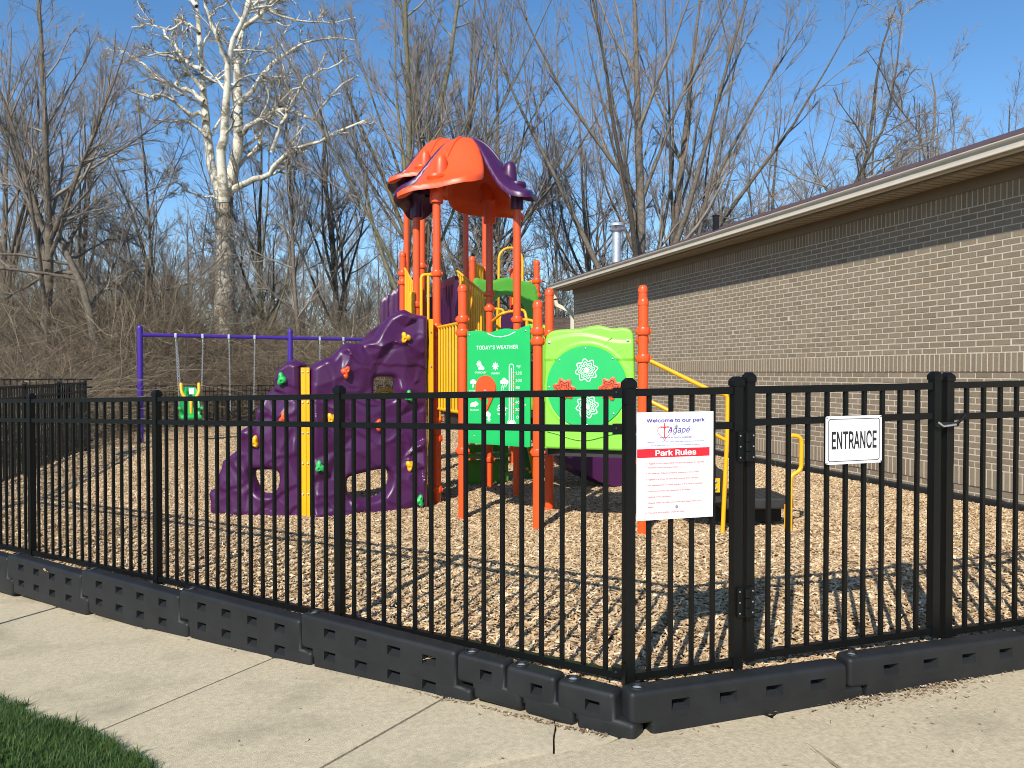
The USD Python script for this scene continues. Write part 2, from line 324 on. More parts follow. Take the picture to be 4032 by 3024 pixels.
for X in np.arange(-2.6, 0.2, .2):
    for Y in np.arange(1.6, 5.6, .2):
        x, y = X + rg.uniform(-.05, .05), Y + rg.uniform(-.05, .05)
        if lawn.buffer(-.06).contains(Point(x, y)): pos.append((x, y, z_side(x, y) - .01))
for s in np.arange(0, 4, .05):
    q = lawn_edge(s) + A_([-.75, -.66]) * rg.uniform(.03, .10); pos.append((*q, z_side(*q) - .012))
pos = A_(pos)
instancer('grass', [(*blades(900, .26, rg), 'grass', False) for _ in range(3)], pos, rg.integers(0, 3, len(pos)), rg.uniform(0, 6.28, len(pos)), None, 'short green lawn grass with overgrown edge beside the pavement', 'grass')

# wood chips: patches of separate chips
PAL = A_([[.50, .35, .195], [.61, .45, .265], [.36, .235, .125], [.76, .60, .39], [.22, .135, .072], [.43, .345, .24], [.56, .385, .20], [.13, .082, .05]])
def chip_patch(n, size, rg, rng_len=(.022, .066)):
    L = rg.uniform(*rng_len, n); w = rg.uniform(.006, .017, n); h = rg.uniform(.002, .005, n)
    v = CUBE[None] * np.stack([L, w, h], 1)[:, None]; v[:, [0, 1, 2, 3], 1] *= rg.uniform(.3, 1, n)[:, None]        # taper one end
    v[:, :, 2] += (v[:, :, 0] ** 2) * rg.uniform(-6, 6, n)[:, None]
    a, t, r = rg.uniform(0, 6.28, n), rg.normal(0, .30, n), rg.normal(0, .35, n)
    ca, sa, ct, st, cr, sr = np.cos(a), np.sin(a), np.cos(t), np.sin(t), np.cos(r), np.sin(r)
    x, y, z = v[..., 0], v[..., 1], v[..., 2]
    y, z = y * cr[:, None] - z * sr[:, None], y * sr[:, None] + z * cr[:, None]
    x, z = x * ct[:, None] - z * st[:, None], x * st[:, None] + z * ct[:, None]
    x, y = x * ca[:, None] - y * sa[:, None], x * sa[:, None] + y * ca[:, None]
    p = rg.uniform(-size / 2, size / 2, (n, 2)); hgt = rg.uniform(-.004, .012, n)
    V = np.stack([x + p[:, :1], y + p[:, 1:], z + hgt[:, None]], -1).reshape(-1, 3)
    F = (np.arange(n)[:, None, None] * 8 + CUBEF).reshape(-1, 3)
    c = PAL[rg.choice(8, n, p=[.22, .2, .15, .13, .08, .08, .1, .04])] * rg.uniform(.8, 1.15, (n, 1))
    return V, F, np.repeat(c, 8, 0)
rg = np.random.default_rng(5); S = .6; pos = []
inner = bed.buffer(-.05)
for X in np.arange(-5.2, 7.1, S * .8):
    for Y in np.arange(3.1, 25, S * .8):
        if bed.contains(Point(X, Y)): pos.append((X, Y))
pos = A_(pos)
keep = shapely.contains_xy(bed.buffer(-.25), pos[:, 0], pos[:, 1]); edge = pos[~keep]; pos = pos[keep]
allp = np.c_[pos, z_chip(pos[:, 0], pos[:, 1])]
instancer('wood_chips', [(*chip_patch(1150, S * 1.1, rg), 'chips', False) for _ in range(6)], allp, rg.integers(0, 6, len(allp)), rg.integers(0, 4, len(allp)) * np.pi / 2 + rg.uniform(-.1, .1, len(allp)), None, 'tan and brown wood chips spread over the play area', 'wood chips')
ed = []
for l in (LineString([tuple(P0 - NO * .02 + D * 8), tuple(P0 - NO * .02)]), LineString([tuple(P0 - NO * .16 + D * 8), tuple(P0 - NO * .16)]), LineString([tuple(P0 - NO * .30 + D * 8), tuple(P0 - NO * .30)]), LineString([(1.55, 3.2), (6.9, 3.2)]), LineString([(6.72, 3.1), (6.72, 25)]), LineString([(1.5, 3.06), (6.9, 3.06)]), LineString([(6.86, 3.1), (6.86, 25)])):
    for t in np.arange(0, l.length, .13):
        q = A_(l.interpolate(t).coords[0]); ed.append((*q, z_chip(*q) - .004))
ed = A_(ed)
instancer('edge_wood_chips', [(*chip_patch(90, .17, rg), 'chips', False) for _ in range(4)], ed, rg.integers(0, 4, len(ed)), rg.uniform(0, 6.28, len(ed)), None, 'wood chips gathered along the foot of the fence and wall', 'wood chips')
# ------------------------------------------------------------------ fences
def cap_mesh(w):
    mb = MB(); a = w / 2 + .004
    prof = [(a, -.022), (a, 0), (a * .86, .008), (.012, .021)]
    V = A_([[sx * r, sy * r, z] for r, z in prof for sx, sy in ((-1, -1), (1, -1), (1, 1), (-1, 1))]); F = []
    for k in range(3):
        for i in range(4):
            j = (i + 1) % 4; F += [[k * 4 + i, k * 4 + j, k * 4 + 4 + j], [k * 4 + i, k * 4 + 4 + j, k * 4 + 4 + i]]
    F += [[12, 13, 14], [12, 14, 15]]; return mb.add(V, F)
def fence_post(par, p, z0, e, w=.0455, top=1.343, low=.15):
    ax = A_([[e[0], e[1], 0], [-e[1], e[0], 0], [0, 0, 1]])
    po = put('post', MB().box((p[0], p[1], z0 + (top - low) / 2), (w, w, top + low), ax), 'black_metal', par)
    c = cap_mesh(w); v, f = c.vf(); put('post_cap', (v @ ax + A_([p[0], p[1], z0 + top]), f), 'black_metal', po)
    return po
def fence_panel(par, a, za, b_, zb, picks, rails=((.045, .032), (1.14, .032), (1.30, .032)), pw=.018, zb_=.03, zt=1.30, cover=0):
    a, b_ = A_(a, float), A_(b_, float); e = nrm(b_ - a); L = np.linalg.norm(b_ - a); sl = (zb - za) / L; n = A_([-e[1], e[0]])
    for zr, hr in rails:
        c = (a + b_) / 2; t3 = nrm(A_([e[0], e[1], sl])); ax = A_([t3, [n[0], n[1], 0], np.cross(t3, [n[0], n[1], 0])])
        put('rail', MB().box((c[0], c[1], (za + zb) / 2 + zr), (L, .030, hr), ax), 'black_metal', par)
    ax = A_([[e[0], e[1], 0], [n[0], n[1], 0], [0, 0, 1]])
    for s in picks:
        p = a + e * s; z = za + sl * s
        put('picket', MB().box((p[0], p[1], z + (zb_ + zt) / 2), (pw, pw, zt - zb_), ax), 'black_metal', par)
DZ = -.0275; SP = 1.793
lf = thing('metal_fence', 'black metal picket fence along the left pavement, in front of the purple climbing wall', 'fence')
fence_post(lf, P0, 0, (1, 0))
for k in range(1, 5): fence_post(lf, P0 + D * SP * k, DZ * SP * k, D)
for k in range(5):
    a, c = SP * k + .026, SP * (k + 1) - .026
    if k == 4: c = 7.9 - .02
    pts = np.arange(1, 16) * SP / 16 - .026
    if k == 4: pts = pts[pts < c - a - .03]
    fence_panel(lf, P0 + D * a, DZ * a, P0 + D * c, DZ * c, pts)
for zr in (1.14, 1.30, .06):                                      # brackets at the corner post
    p = P0 + D * .045; put('bracket', MB().box((p[0], p[1], zr - .002), (.05, .042, .046), A_([[D[0], D[1], 0], [-D[1], D[0], 0], [0, 0, 1]])), 'black_metal', lf)
    put('bracket', MB().box((P0[0] - .028, P0[1] - .012, zr + .002), (.006, .036, .10)), 'black_metal', lf)
    q = P0 + D * .05 + NO * .022; put('bolt', MB().rev([(0.006, -.004), (.006, .003), (.0, .005)], (q[0], q[1], zr), 8, (NO[0], NO[1], 0)), 'black_plastic', lf)
SR = .013; YF = 3.08
rf_ = thing('metal_fence', 'short fixed length of black metal fence behind the white park rules sign', 'fence')
fence_post(rf_, (2.021, YF), .007, (1, 0))
fence_panel(rf_, (P0[0] + .026, YF), 0, (1.996, YF), .006, A_([1.577, 1.685, 1.791, 1.899]) - P0[0] - .026)
gate = thing('metal_gate', 'black metal picket gate carrying the ENTRANCE sign', 'gate')
fence_post(gate, (2.087, YF), .022, (1, 0), .0425, 1.345, -.03); fence_post(gate, (3.168, YF), .028, (1, 0), .0425, 1.345, -.03)
fence_panel(gate, (2.11, YF), .022, (3.146, YF), .034, (np.arange(1, 10) * .1081 - .023 + 0.0), rails=((.050, .034), (1.135, .032), (1.285, .034)), zb_=.04, zt=1.285)
for zh in (1.05, .335):
    h = put('hinge', MB().box((2.054, YF - .031, zh), (.090, .010, .135)), 'black_metal', gate)
    kn = MB()
    for q in (-.044, 0, .044): kn.cyl((2.054, YF - .043, zh + q - .020), (2.054, YF - .043, zh + q + .020), .014, 12)
    put('hinge_knuckle', kn, 'black_metal', h, smooth=30)
    bl = MB()
    for sx in (-.034, .034):
        for q in (-.05, 0, .05): bl.rev([(.0038, -.0), (.0038, .003), (0, .004)], (2.054 + sx, YF - .036, zh + q), 8, (0, -1, 0))
    put('hinge_screw', bl, 'steel', h)
lt = put('latch', MB().box((3.207, YF - .040, 1.128), (.14, .012, .022)), 'black_plastic', gate)
put('latch_lever', MB().tube([(3.26, YF - .045, 1.128), (3.29, YF - .045, 1.150), (3.315, YF - .045, 1.172)], [.007, .007, .011], 8), 'black_metal', lt, smooth=True)
put('latch_bar', MB().tube([(3.14, YF - .05, 1.14), (3.17, YF - .052, 1.120), (3.25, YF - .052, 1.128)], .006, 8), 'steel', lt, smooth=True)
rf2 = thing('metal_fence', 'black metal fence running right from the gate latch post to the brick wall', 'fence')
fence_post(rf2, (3.247, YF), .024, (1, 0))
xs = [3.247, 5.07, 6.89]
for k in (1, 2): fence_post(rf2, (xs[k], YF), SR * (xs[k] - P0[0]), (1, 0))
for k in range(2):
    fence_panel(rf2, (xs[k] + .026, YF), SR * (xs[k] - 1.45), (xs[k + 1] - .026, YF), SR * (xs[k + 1] - 1.5), np.arange(1, 16) * .1115 - .012)
sf = thing('metal_fence', 'black metal side fence running away towards the trees at the far left', 'fence')
a0, a1 = A_([-3.55, 9.17]), A_([-3.575, 16.76]); sd = nrm(a1 - a0); Ls = np.linalg.norm(a1 - a0)
for k in range(5): fence_post(sf, a0 + sd * Ls * k / 4, -.12, sd)
for k in range(4): fence_panel(sf, a0 + sd * (Ls * k / 4 + .026), -.12, a0 + sd * (Ls * (k + 1) / 4 - .026), -.12, np.arange(1, 16) * Ls / 64 - .026)
sf2 = thing('metal_fence', 'black metal fence across the far left, behind the side fence and below the brush', 'fence')
for k in range(1, 5): fence_post(sf2, (-3.6 - 1.85 * k, 17.6), -.06, (1, 0))
for k in range(4): fence_panel(sf2, (-3.57 - 1.85 * (k + 1), 17.6 if k else 17.6), -.06, (-3.62 - 1.85 * k, 17.6), -.06, np.arange(1, 16) * 1.8 / 16)
rfn = thing('metal_fence', 'black metal rear fence beyond the swings at the foot of the brush', 'fence')
for k in range(8): fence_post(rfn, (-5.3 + 1.85 * k, 25.0), -.33, (1, 0), low=.3)
for k in range(7): fence_panel(rfn, (-5.27 + 1.85 * k, 25.0), -.33, (-5.33 + 1.85 * (k + 1), 25.0), -.33, np.arange(1, 16) * 1.8 / 16, pw=.02)
put('edging', MB().box((1.2, 25.05, -.32), (13, .1, .22)), 'black_plastic', rfn)
ws = thing('notice_board', 'small plain white notice seen through the pickets of the far left side fence', 'sign')
put('board', MB().box((-3.62, 15.15, .98), (.006, .9, .36)), 'white_board', ws)

# ------------------------------------------------------------------ border timbers
def timber(name, p, e, L, h, top, rows, npk, label, group, hole=True):
    """p: start on the line of the row (world x, y); e: its direction; local x along, y towards the pavement, z up from the foot"""
    w = .105
    t = thing(name, label, 'border timber', group, (p[0], p[1], top - h), math.degrees(math.atan2(e[1], e[0])))
    sgn = -1
    def blk(x0, x1, z0, z1): return rbox((x1 - x0, w, z1 - z0), .022).translate([(x0 + x1) / 2, 0, (z0 + z1) / 2])
    hs = h * .46
    up_ = blk(0, L - .008, hs - .03, h); lo = blk(.10, L + .085, 0, hs)
    core = m3.Manifold.cube([L - .16, w - .004, h * .5], True).translate([L / 2 + .02, 0, h * .5])
    body = up_ + lo + core
    x0, x1 = .12, L - .05; pk = (x1 - x0) / npk; ow = min(.092, pk * .62)
    for r in range(rows):
        zc = h - .055 - (h / rows if rows > 1 else 0) * r - .025
        zc = h - .075 if r == 0 else h - .075 - .125
        for k in range(npk):
            xc = x0 + pk * (k + .5)
            o = A_([[xc - ow / 2, zc - .032], [xc + ow / 2, zc - .032], [xc + ow / 2, zc + .026], [xc - ow / 2, zc + .026]])
            yf = sgn * w / 2
            pts = [[x, yf + sgn * .01, z] for x, z in o] + [[xc - ow * .46, yf - sgn * .052, zc + .020], [xc + ow * .20, yf - sgn * .052, zc + .020], [xc - ow * .46, yf - sgn * .052, zc + .006], [xc + ow * .20, yf - sgn * .052, zc + .006]]
            body -= m3.Manifold.hull_points(A_(pts))
    if hole: body -= m3.Manifold.cylinder(.05, .026, .026, 16).translate([.055, 0, h - .010])
    put('body', body, 'black_plastic', t, smooth=32)
    if hole:
        put('stake_collar', MB().rev([(.036, h - .002), (.034, h + .005), (.026, h + .006), (.024, h - .004)], (.055, 0, 0), 20), 'black_plastic', t, smooth=30)
        put('stake_cap', MB().rev([(.0235, h - .012), (.020, h - .003), (.010, h + .0), (0, h + .001)], (.055, 0, 0), 16), 'galvanised', t, smooth=30)
    return t
off = P0 + NO * .135
Lb = [(.815, .531, .20, .044, 1, 1), (.531, .259, .20, .042, 1, 1), (.259, -.03, .20, .036, 1, 1)]
big = [(1.913, .815, .30, .044, 2, 4), (3.055, 1.913, .30, .0, 2, 4), (4.255, 3.055, .30, -.045, 2, 4), (5.396, 4.255, .30, -.085, 2, 4), (6.54, 5.396, .30, -.115, 2, 4), (7.68, 6.54, .30, -.145, 2, 4)]
lab_b = ['long black plastic border timber next to the three short ones, half its lower pockets buried', 'long black border timber below the second fence post from the corner', 'long black border timber with two rows of pockets, third from the short ones', 'long black border timber with a pale scuff near the left edge of the photo', 'long black border timber at the very left edge of the photo', 'long black border timber beyond the left edge']
for k, (ta, tb, h, top, rows, npk) in enumerate(big[:5]):
    p = off + D * ta; timber('border_timber', p, -D, ta - tb, h, top, rows, npk, lab_b[k], 'long border timbers along the fence')
lab_s = ['short grey-black border timber farthest from the corner of the three', 'short black border timber in the middle of the three', 'short black border timber at the pavement corner, next to the long one under the gate']
for k, (ta, tb, h, top, rows, npk) in enumerate(Lb):
    p = off + D * ta; timber('short_border_timber', p, -D, ta - tb, h, top, rows, npk, lab_s[k], 'short border timbers at the corner')
YB = 2.945
timber('border_timber', (1.40, YB), (1, 0), 1.10, .205, .055, 1, 4, 'long black border timber under the park rules sign and gate hinge', 'long border timbers along the fence')
timber('border_timber', (2.50, YB), (1, 0), 1.10, .205, .078, 1, 4, 'long black border timber under the gate latch at the right', 'long border timbers along the fence')
timber('border_timber', (3.60, YB), (1, 0), 1.10, .205, .09, 1, 4, 'long black border timber beyond the right edge', 'long border timbers along the fence')
for k in range(10):
    y = 4.1 + 1.83 * k
    timber('wall_border_timber', (7.0, y), (0, 1), 1.83, .20, .085, 1, 6, 'low black border timber at the foot of the brick wall, ' + ['nearest the right fence', 'second from the right fence', 'third from the right fence', 'fourth from the right fence', 'fifth from the right fence', 'fourth from the downspout', 'third from the downspout', 'second from the downspout', 'under the downspout', 'past the downspout'][min(k, 9)], 'border timbers along the brick wall', hole=k == 1)

# litter on the pavement: chips and dead leaves
rg = np.random.default_rng(21)
def litter(n, pts_fn, size=(.012, .03)):
    mb = MB()
    for k in range(n):
        x, y = pts_fn(); z = z_side(x, y) + .004; L = rg.uniform(*size); a = rg.uniform(0, 6.28); c, s = math.cos(a), math.sin(a)
        w = L * rg.uniform(.2, .5); cu = rg.uniform(.0, .006)
        V = A_([[-L / 2, 0, 0], [0, -w / 2, cu], [0, w / 2, cu], [L / 2, 0, .003], [0, 0, -.001 + cu * 1.3]])
        V = np.c_[V[:, 0] * c - V[:, 1] * s, V[:, 0] * s + V[:, 1] * c, V[:, 2]] + [x, y, z]
        mb.add(V, [[0, 1, 4], [1, 3, 4], [3, 2, 4], [2, 0, 4]], A_([[.30, .19, .09], [.42, .29, .16], [.19, .11, .06], [.55, .45, .32]])[rg.integers(0, 4)] * rg.uniform(.7, 1.2))
    return mb
def near_right():
    x = rg.choice([rg.normal(2.55, .10), rg.normal(2.95, .16), rg.uniform(1.6, 4.5)], p=[.3, .5, .2]); return x, 2.885 - abs(rg.normal(0, .045)) * (1 if rg.random() < .9 else 6)
def near_left():
    t = abs(rg.normal(.3, .5)) if rg.random() < .75 else rg.uniform(0, 5.5); q = P0 + NO * (.20 + abs(rg.normal(0, .018))) + D * t; return q
def anywhere(): return rg.uniform(-1.2, 3.4), rg.uniform(2.2, 4.6)
def walk_pt():
    while True:
        p = anywhere()
        if walk.contains(Point(p)) or plaza.buffer(-.1).contains(Point(p)): return p
lit = cd(UsdGeom.Xform.Define(stage, path_of('leaf_litter')).GetPrim(), 'dead leaf bits and stray chips lying on the pavement along the border timbers', 'leaf litter', kind='stuff')
put('bits', litter(420, near_right), 'leaf_bits', lit, kind='stuff'); put('bits', litter(260, near_left), 'leaf_bits', lit, kind='stuff'); put('bits', litter(46, walk_pt, (.008, .024)), 'leaf_bits', lit, kind='stuff')

# ------------------------------------------------------------------ signs on the fence
def on_fence(x, z, y=3.058): return frame((x, y, z), (1, 0), (0, -1, 0))
rs = thing('park_rules_sign', 'white park rules board with red band hung on the fence left of the gate', 'sign')
T = on_fence(1.505, .737); bw, bh = .380, .476
Ts = T.copy()
def flat(v, f): return xf(v, Ts), f
put('board', flat(*extr(sbox(0, 0, bw, bh), 0, .004)), 'white_board', rs)
def stext(par, name, s, x, y, w, h, m, bold=False, shear=0):
    v, f = text(s, w, h, bold, .0012, shear); put(name, flat(v + [x, y, .0042], f), m, par)
put('red_band', flat(*extr(sbox(0.001, .276, .361, .315), .0038, .0046)), 'red_print', rs)
stext(rs, 'heading', 'Welcome to our park', .046, .432, .290, .0155, 'blue_print', True)
stext(rs, 'name_lettering', 'Agapé', .150, .384, .108, .027, 'blue_print', False, .22)
stext(rs, 'name_lettering', 'APOSTOLIC FAITH ASSEMBLY', .112, .3605, .168, .0056, 'blue_print')
stext(rs, 'verse', 'Matthew 19:14- But Jesus said, Suffer little children, and forbid them', .050, .3425, .282, .0052, 'pale_blue_print', False, .15)
stext(rs, 'verse', 'not, to come unto me: for of such is the kingdom of heaven.', .066, .3275, .248, .0052, 'pale_blue_print', False, .15)
v, f = text('Park Rules', .202, .0235, True, .0012); put('band_lettering', flat(v + [.090, .284, .0048], f), 'white_print', rs)
rules = [('1.  Agape is not responsible for any accidents or injuries.', .042, .247, .292), ('Children must be supervised', .053, .2285, .150), ('2. No littering. Please properly dispose of your trash', .042, .2035, .266), ('3. Agape is a drug, alcohol and smoke free campus', .042, .177, .262),
         ('4. No skateboards or roller blades in the park or pavilion', .042, .151, .286), ('5. Shirts and shoes are required at all times', .042, .125, .222), ('6. Refrain from profanity', .042, .099, .128), ('7. Please clean up after your pets and keep them on a', .042, .073, .278), ('leash', .053, .0545, .028), ('8. The park and pavilion close at dusk', .042, .029, .192)]
for s, x, y, w in rules: stext(rs, 'rule', s, x, y, w, .0068, 'pink_print', False, .12)
hp = []
for t in np.linspace(.25, 2 * np.pi - .12, 40):
    hp.append((.134 + .0022 * 16 * math.sin(t) ** 3 * .95, .386 + .0022 * (13 * math.cos(t) - 5 * math.cos(2 * t) - 2 * math.cos(3 * t) - math.cos(4 * t))))
put('heart', flat(*extr(LineString(hp).buffer(.0010), .0038, .0050)), 'red_print', rs)
put('cross', flat(*extr(unary_union([sbox(.1325, .362, .1367, .428), sbox(.114, .4075, .158, .4118)]), .0040, .0053)), 'red_print', rs)
for q in ((.191, .413), (.194, .055)): put('bolt', MB().rev([(.0075, 0), (.0075, .003), (.004, .005), (0, .0055)], xf(A_([[q[0], q[1], .004]]), Ts)[0], 12, (0, -1, 0)), 'steel', rs, smooth=30)
es = thing('entrance_sign', 'white metal ENTRANCE sign hung on the gate with black border line', 'sign')
Ts = on_fence(2.494, .948) @ A_([[1, 0.0, 0, 0], [.006, 1, 0, 0], [0, 0, 1, 0], [0, 0, 0, 1]])
rr_ = lambda x0, y0, x1, y1, r: sbox(x0 + r, y0 + r, x1 - r, y1 - r).buffer(r)
put('board', flat(*extr(rr_(0, 0, .326, .231, .010), 0, .003)), 'white_board', es)
put('border_line', flat(*extr(rr_(.013, .013, .313, .218, .014).difference(rr_(.0165, .0165, .3095, .2145, .012)), .0028, .0038)), 'black_print', es)
v, f = text('ENTRANCE', .262, .080, True, .001); put('lettering', flat(v + [.033, .075, .0031], f), 'black_print', es)
for q in ((.006, .224), (.320, .225), (.321, .007), (.005, .006)): put('cable_tie', MB().box(xf(A_([[q[0], q[1], .004]]), Ts)[0], (.010, .004, .003)), 'black_plastic', es)

# ------------------------------------------------------------------ brick building
bd = thing('brick_building', 'long tan brick building with brown roof and pale gutter on the right', 'building')
YE = 17.95; YS = 3.3
ZG = -.10; ZT = 3.40
wl = put('wall', MB().box((XW + .15, (YE + YS - 4) / 2, (ZG + ZT) / 2 - .1), (.30 + .001, YE - YS + 4, ZT - ZG + .2)), 'mortar', bd)
put('wall', MB().box((XW + 5, YE - .151, (ZG + ZT) / 2 - .1), (9.7, .30, ZT - ZG + .2)), 'mortar', bd)
rg = np.random.default_rng(8); BR = []                               # (y0, y1, z0, z1)
CO, JT = .0677, .0095
def course(z, off):
    y = YE - .004 - off
    ys = [YE - .004] + ([YE - .004 - off] if off > .01 else [])
    y = ys[-1]
    if off > .01: BR.append((YE - .004 - off + JT, YE - .004, z + JT / 2, z + CO - JT / 2))
    while y > YS: BR.append((y - .203 + JT, y, z + JT / 2, z + CO - JT / 2)); y -= .203
def soldier(z):
    y = YE - .004
    while y > YS: BR.append((y - CO + JT, y, z + JT / 2, z + .203 - JT / 2)); y -= CO
zb = .169
for k in range(1, 5): course(zb - CO * k, .1 * (k % 2))
soldier(zb)
for k in range(15): course(.372 + CO * k * 1.0025, .1 * (k % 2))
soldier(1.390)
for k in range(23): course(1.593 + CO * k, .1 * ((k + 1) % 2))
soldier(3.150)
BR = A_(BR); cen = np.stack([np.full(len(BR), XW), BR[:, :2].mean(1), BR[:, 2:].mean(1)], 1)
rel = cen - CAM; dep = rel @ fw; px, py = (rel @ rt) / dep * 3028, (rel @ upv) / dep * 3028
vis = (np.abs(px) < 2000) & (np.abs(py) < 1480) & (dep > 1)
order = np.argsort(np.where(vis, dep, 1e9)); chosen = set(order[:300].tolist())
TN = A_([[1, 1, 1], [.94, .93, .92], [1.06, 1.05, 1.03], [.98, .95, .91], [1.03, 1.03, 1.03], [.88, .87, .85]])
def brick(mb, y0, y1, z0, z1):
    pr = rg.uniform(-.0012, .0015); tn = TN[rg.choice(6, p=[.34, .16, .18, .14, .12, .06])] * rg.uniform(.95, 1.05); c = .0025
    x0, x1 = XW + .02, XW - .0030 + pr; ty = rg.normal(0, .0006)
    V = A_([[x0, y0, z0], [x0, y1, z0], [x0, y1, z1], [x0, y0, z1], [x1 + c, y0, z0], [x1 + c, y1, z0], [x1 + c, y1, z1], [x1 + c, y0, z1], [x1 + ty, y0 + c, z0 + c], [x1 - ty, y1 - c, z0 + c], [x1 - ty, y1 - c, z1 - c], [x1 + ty, y0 + c, z1 - c]])
    F = [[8, 10, 9], [8, 11, 10]]
    for a in (0, 4):
        for i in range(4):
            j = (i + 1) % 4; F += [[a + i, a + 4 + i, a + j], [a + j, a + 4 + i, a + 4 + j]]
    mb.add(V, F, tn)
rest = MB()
for k in range(len(BR)):
    if k in chosen: m_ = MB(); brick(m_, *BR[k]); put('brick', m_, 'brick', wl)
    else: brick(rest, *BR[k])
put('brick_courses', rest, 'brick', wl, kind='stuff')
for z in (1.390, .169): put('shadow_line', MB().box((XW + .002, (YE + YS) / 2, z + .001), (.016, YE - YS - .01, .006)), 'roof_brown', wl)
put('frieze_board', MB().box((XW - .008, (YE + YS) / 2 + .02, 3.392), (.030, YE - YS + .06, .13)), 'trim_brown', bd)
sof = put('soffit', MB().box((XW - .185, (YE + .42 + YS) / 2, 3.462), (.40, YE + .42 - YS, .012)), 'trim_tan', bd)
gr = MB()
for y in np.arange(YS, YE + .4, .105): gr.box((XW - .185, y, 3.4545), (.36, .008, .004))
put('soffit_groove', gr, 'trim_brown', sof, kind='stuff')
put('fascia', MB().box((XW - .392, (YE + .42 + YS) / 2, 3.513), (.022, YE + .43 - YS, .150)), 'trim_brown', bd)
# gutter: an ogee profile swept along the eave
pr = A_([(-.405, 3.585), (-.405, 3.462), (-.445, 3.455), (-.468, 3.462), (-.474, 3.478), (-.520, 3.474), (-.522, 3.481), (-.512, 3.487), (-.500, 3.512), (-.496, 3.540), (-.506, 3.562), (-.526, 3.572), (-.530, 3.580), (-.522, 3.591), (-.500, 3.590), (-.488, 3.540)])
y0, y1 = YS, YE + .48; n = len(pr)
V = np.vstack([np.c_[pr[:, 0] + XW, np.full(n, y), pr[:, 1]] for y in (y0, y1)]); F = []
for i in range(n - 1): F += [[i, i + 1, n + i + 1], [i, n + i + 1, n + i]]
gu = put('gutter', (V, F), 'gutter', bd)
put('gutter_end', extrv := (xf(extr(Polygon(pr), -.002, .002)[0], A_([[1, 0, 0, XW], [0, 0, 1, y1], [0, 1, 0, 0], [0, 0, 0, 1]])), extr(Polygon(pr), -.002, .002)[1]), 'gutter', gu)
# roof with its interlocking panels
rsl = .36
rf0 = put('roof', MB().add(A_([[XW - .43, YS, 3.578], [XW - .43, YE + .5, 3.578], [XW + 5, YE + .5, 3.578 + 5.43 * rsl], [XW + 5, YS, 3.578 + 5.43 * rsl], [XW + 10.5, YE + .5, 3.55], [XW + 10.5, YS, 3.55], [XW - .43, YS, 3.56], [XW - .43, YE + .5, 3.56]]), [[0, 2, 1], [0, 3, 2], [3, 4, 2], [3, 5, 4], [0, 1, 7], [0, 7, 6], [1, 2, 4], [1, 4, 7], [0, 6, 5], [0, 5, 3]]), 'roof_brown', bd)
for k in range(33):
    y = 5.80 - 2.26 + .455 * k
    if y + .455 > YE + .55: break
    xa, xb = XW - .475, XW - .02; za = 3.588; zb2 = za + (xb - xa) * rsl
    h1, h0 = .034, .004
    V = A_([[xa, y, za], [xa, y + .453, za], [xb, y + .453, zb2], [xb, y, zb2], [xa, y, za + h0], [xa, y + .453, za + h1], [xb, y + .453, zb2 + h1], [xb, y, zb2 + h0]])
    put('roof_panel', (V, [[4, 5, 6], [4, 6, 7], [0, 1, 5], [0, 5, 4], [1, 2, 6], [1, 6, 5], [2, 3, 7], [2, 7, 6], [3, 0, 4], [3, 4, 7], [0, 3, 2], [0, 2, 1]]), 'roof_brown', rf0)
dsx, dsy = XW - .40, YE + .30
pts = [(dsx, dsy, 3.46), (dsx, dsy, 3.22), (dsx + .05, dsy, 3.08), (XW + .0, dsy - .05, 2.92), (XW + .04, dsy - .08, 2.78), (XW + .04, dsy - .08, -.3)]
def ribbed(pts, w, d):
    mb = MB()
    P = A_(pts); e = nrm(P[-1] - P[0])
    for k in range(len(P) - 1):
        t = nrm(P[k + 1] - P[k]); x = nrm(np.cross(t, [0, 1, 0]) if abs(t[1]) < .9 else [1, 0, 0]); y = np.cross(x, t)
        mb.box((P[k] + P[k + 1]) / 2, (w, d, np.linalg.norm(P[k + 1] - P[k]) + .035), A_([x, y, t]))
    return mb
ds = put('downspout', ribbed(pts, .085, .065), 'downspout', bd)
fl = put('flood_light', MB().rev([(.02, 0), (.05, .02), (.055, .05), (.045, .05)], (XW + .12, YE + .16, 3.27), 12, (-.5, .5, -.6)), 'black_plastic', bd, smooth=30)
put('lamp_lens', MB().rev([(.045, 0), (.035, .025), (0, .035)], (XW + .09, YE + .19, 3.225), 12, (-.5, .5, -.6)), 'white_print', fl, smooth=30)
vp = thing('vent_pipe', 'galvanised vent pipe with a louvred cap standing on the brick building roof', 'vent pipe', None, (7.62, 16.55, 0))
put('pipe', MB().rev([(.10, 3.45), (.10, 4.66)], (0, 0, 0), 24), 'galvanised', vp, smooth=30)
put('flashing', MB().rev([(.16, 3.78), (.13, 3.92), (.105, 3.95)], (0, 0, 0), 24), 'roof_brown', vp, smooth=30)
cp = put('cap', MB().rev([(0, 4.885), (.14, 4.875), (.172, 4.85), (.172, 4.80), (.15, 4.795)], (0, 0, 0), 28), 'galvanised', vp, smooth=30)
put('cap_base', MB().rev([(.10, 4.66), (.165, 4.70), (.172, 4.715), (.15, 4.72)], (0, 0, 0), 28), 'galvanised', vp, smooth=30)
lo_ = MB()
for a in np.linspace(0, 2 * np.pi, 36, endpoint=False): lo_.box((.155 * math.cos(a), .155 * math.sin(a), 4.757), (.006, .006, .075))
put('louvre', lo_, 'galvanised', cp, kind='stuff'); put('cap_core', MB().rev([(.135, 4.715), (.135, 4.80)], (0, 0, 0), 20), 'black_plastic', cp, smooth=30)
rp = thing('roof_stub', 'short dark square flue standing on the roof edge of the brick building', 'roof flue', None, (7.75, 12.5, 0))
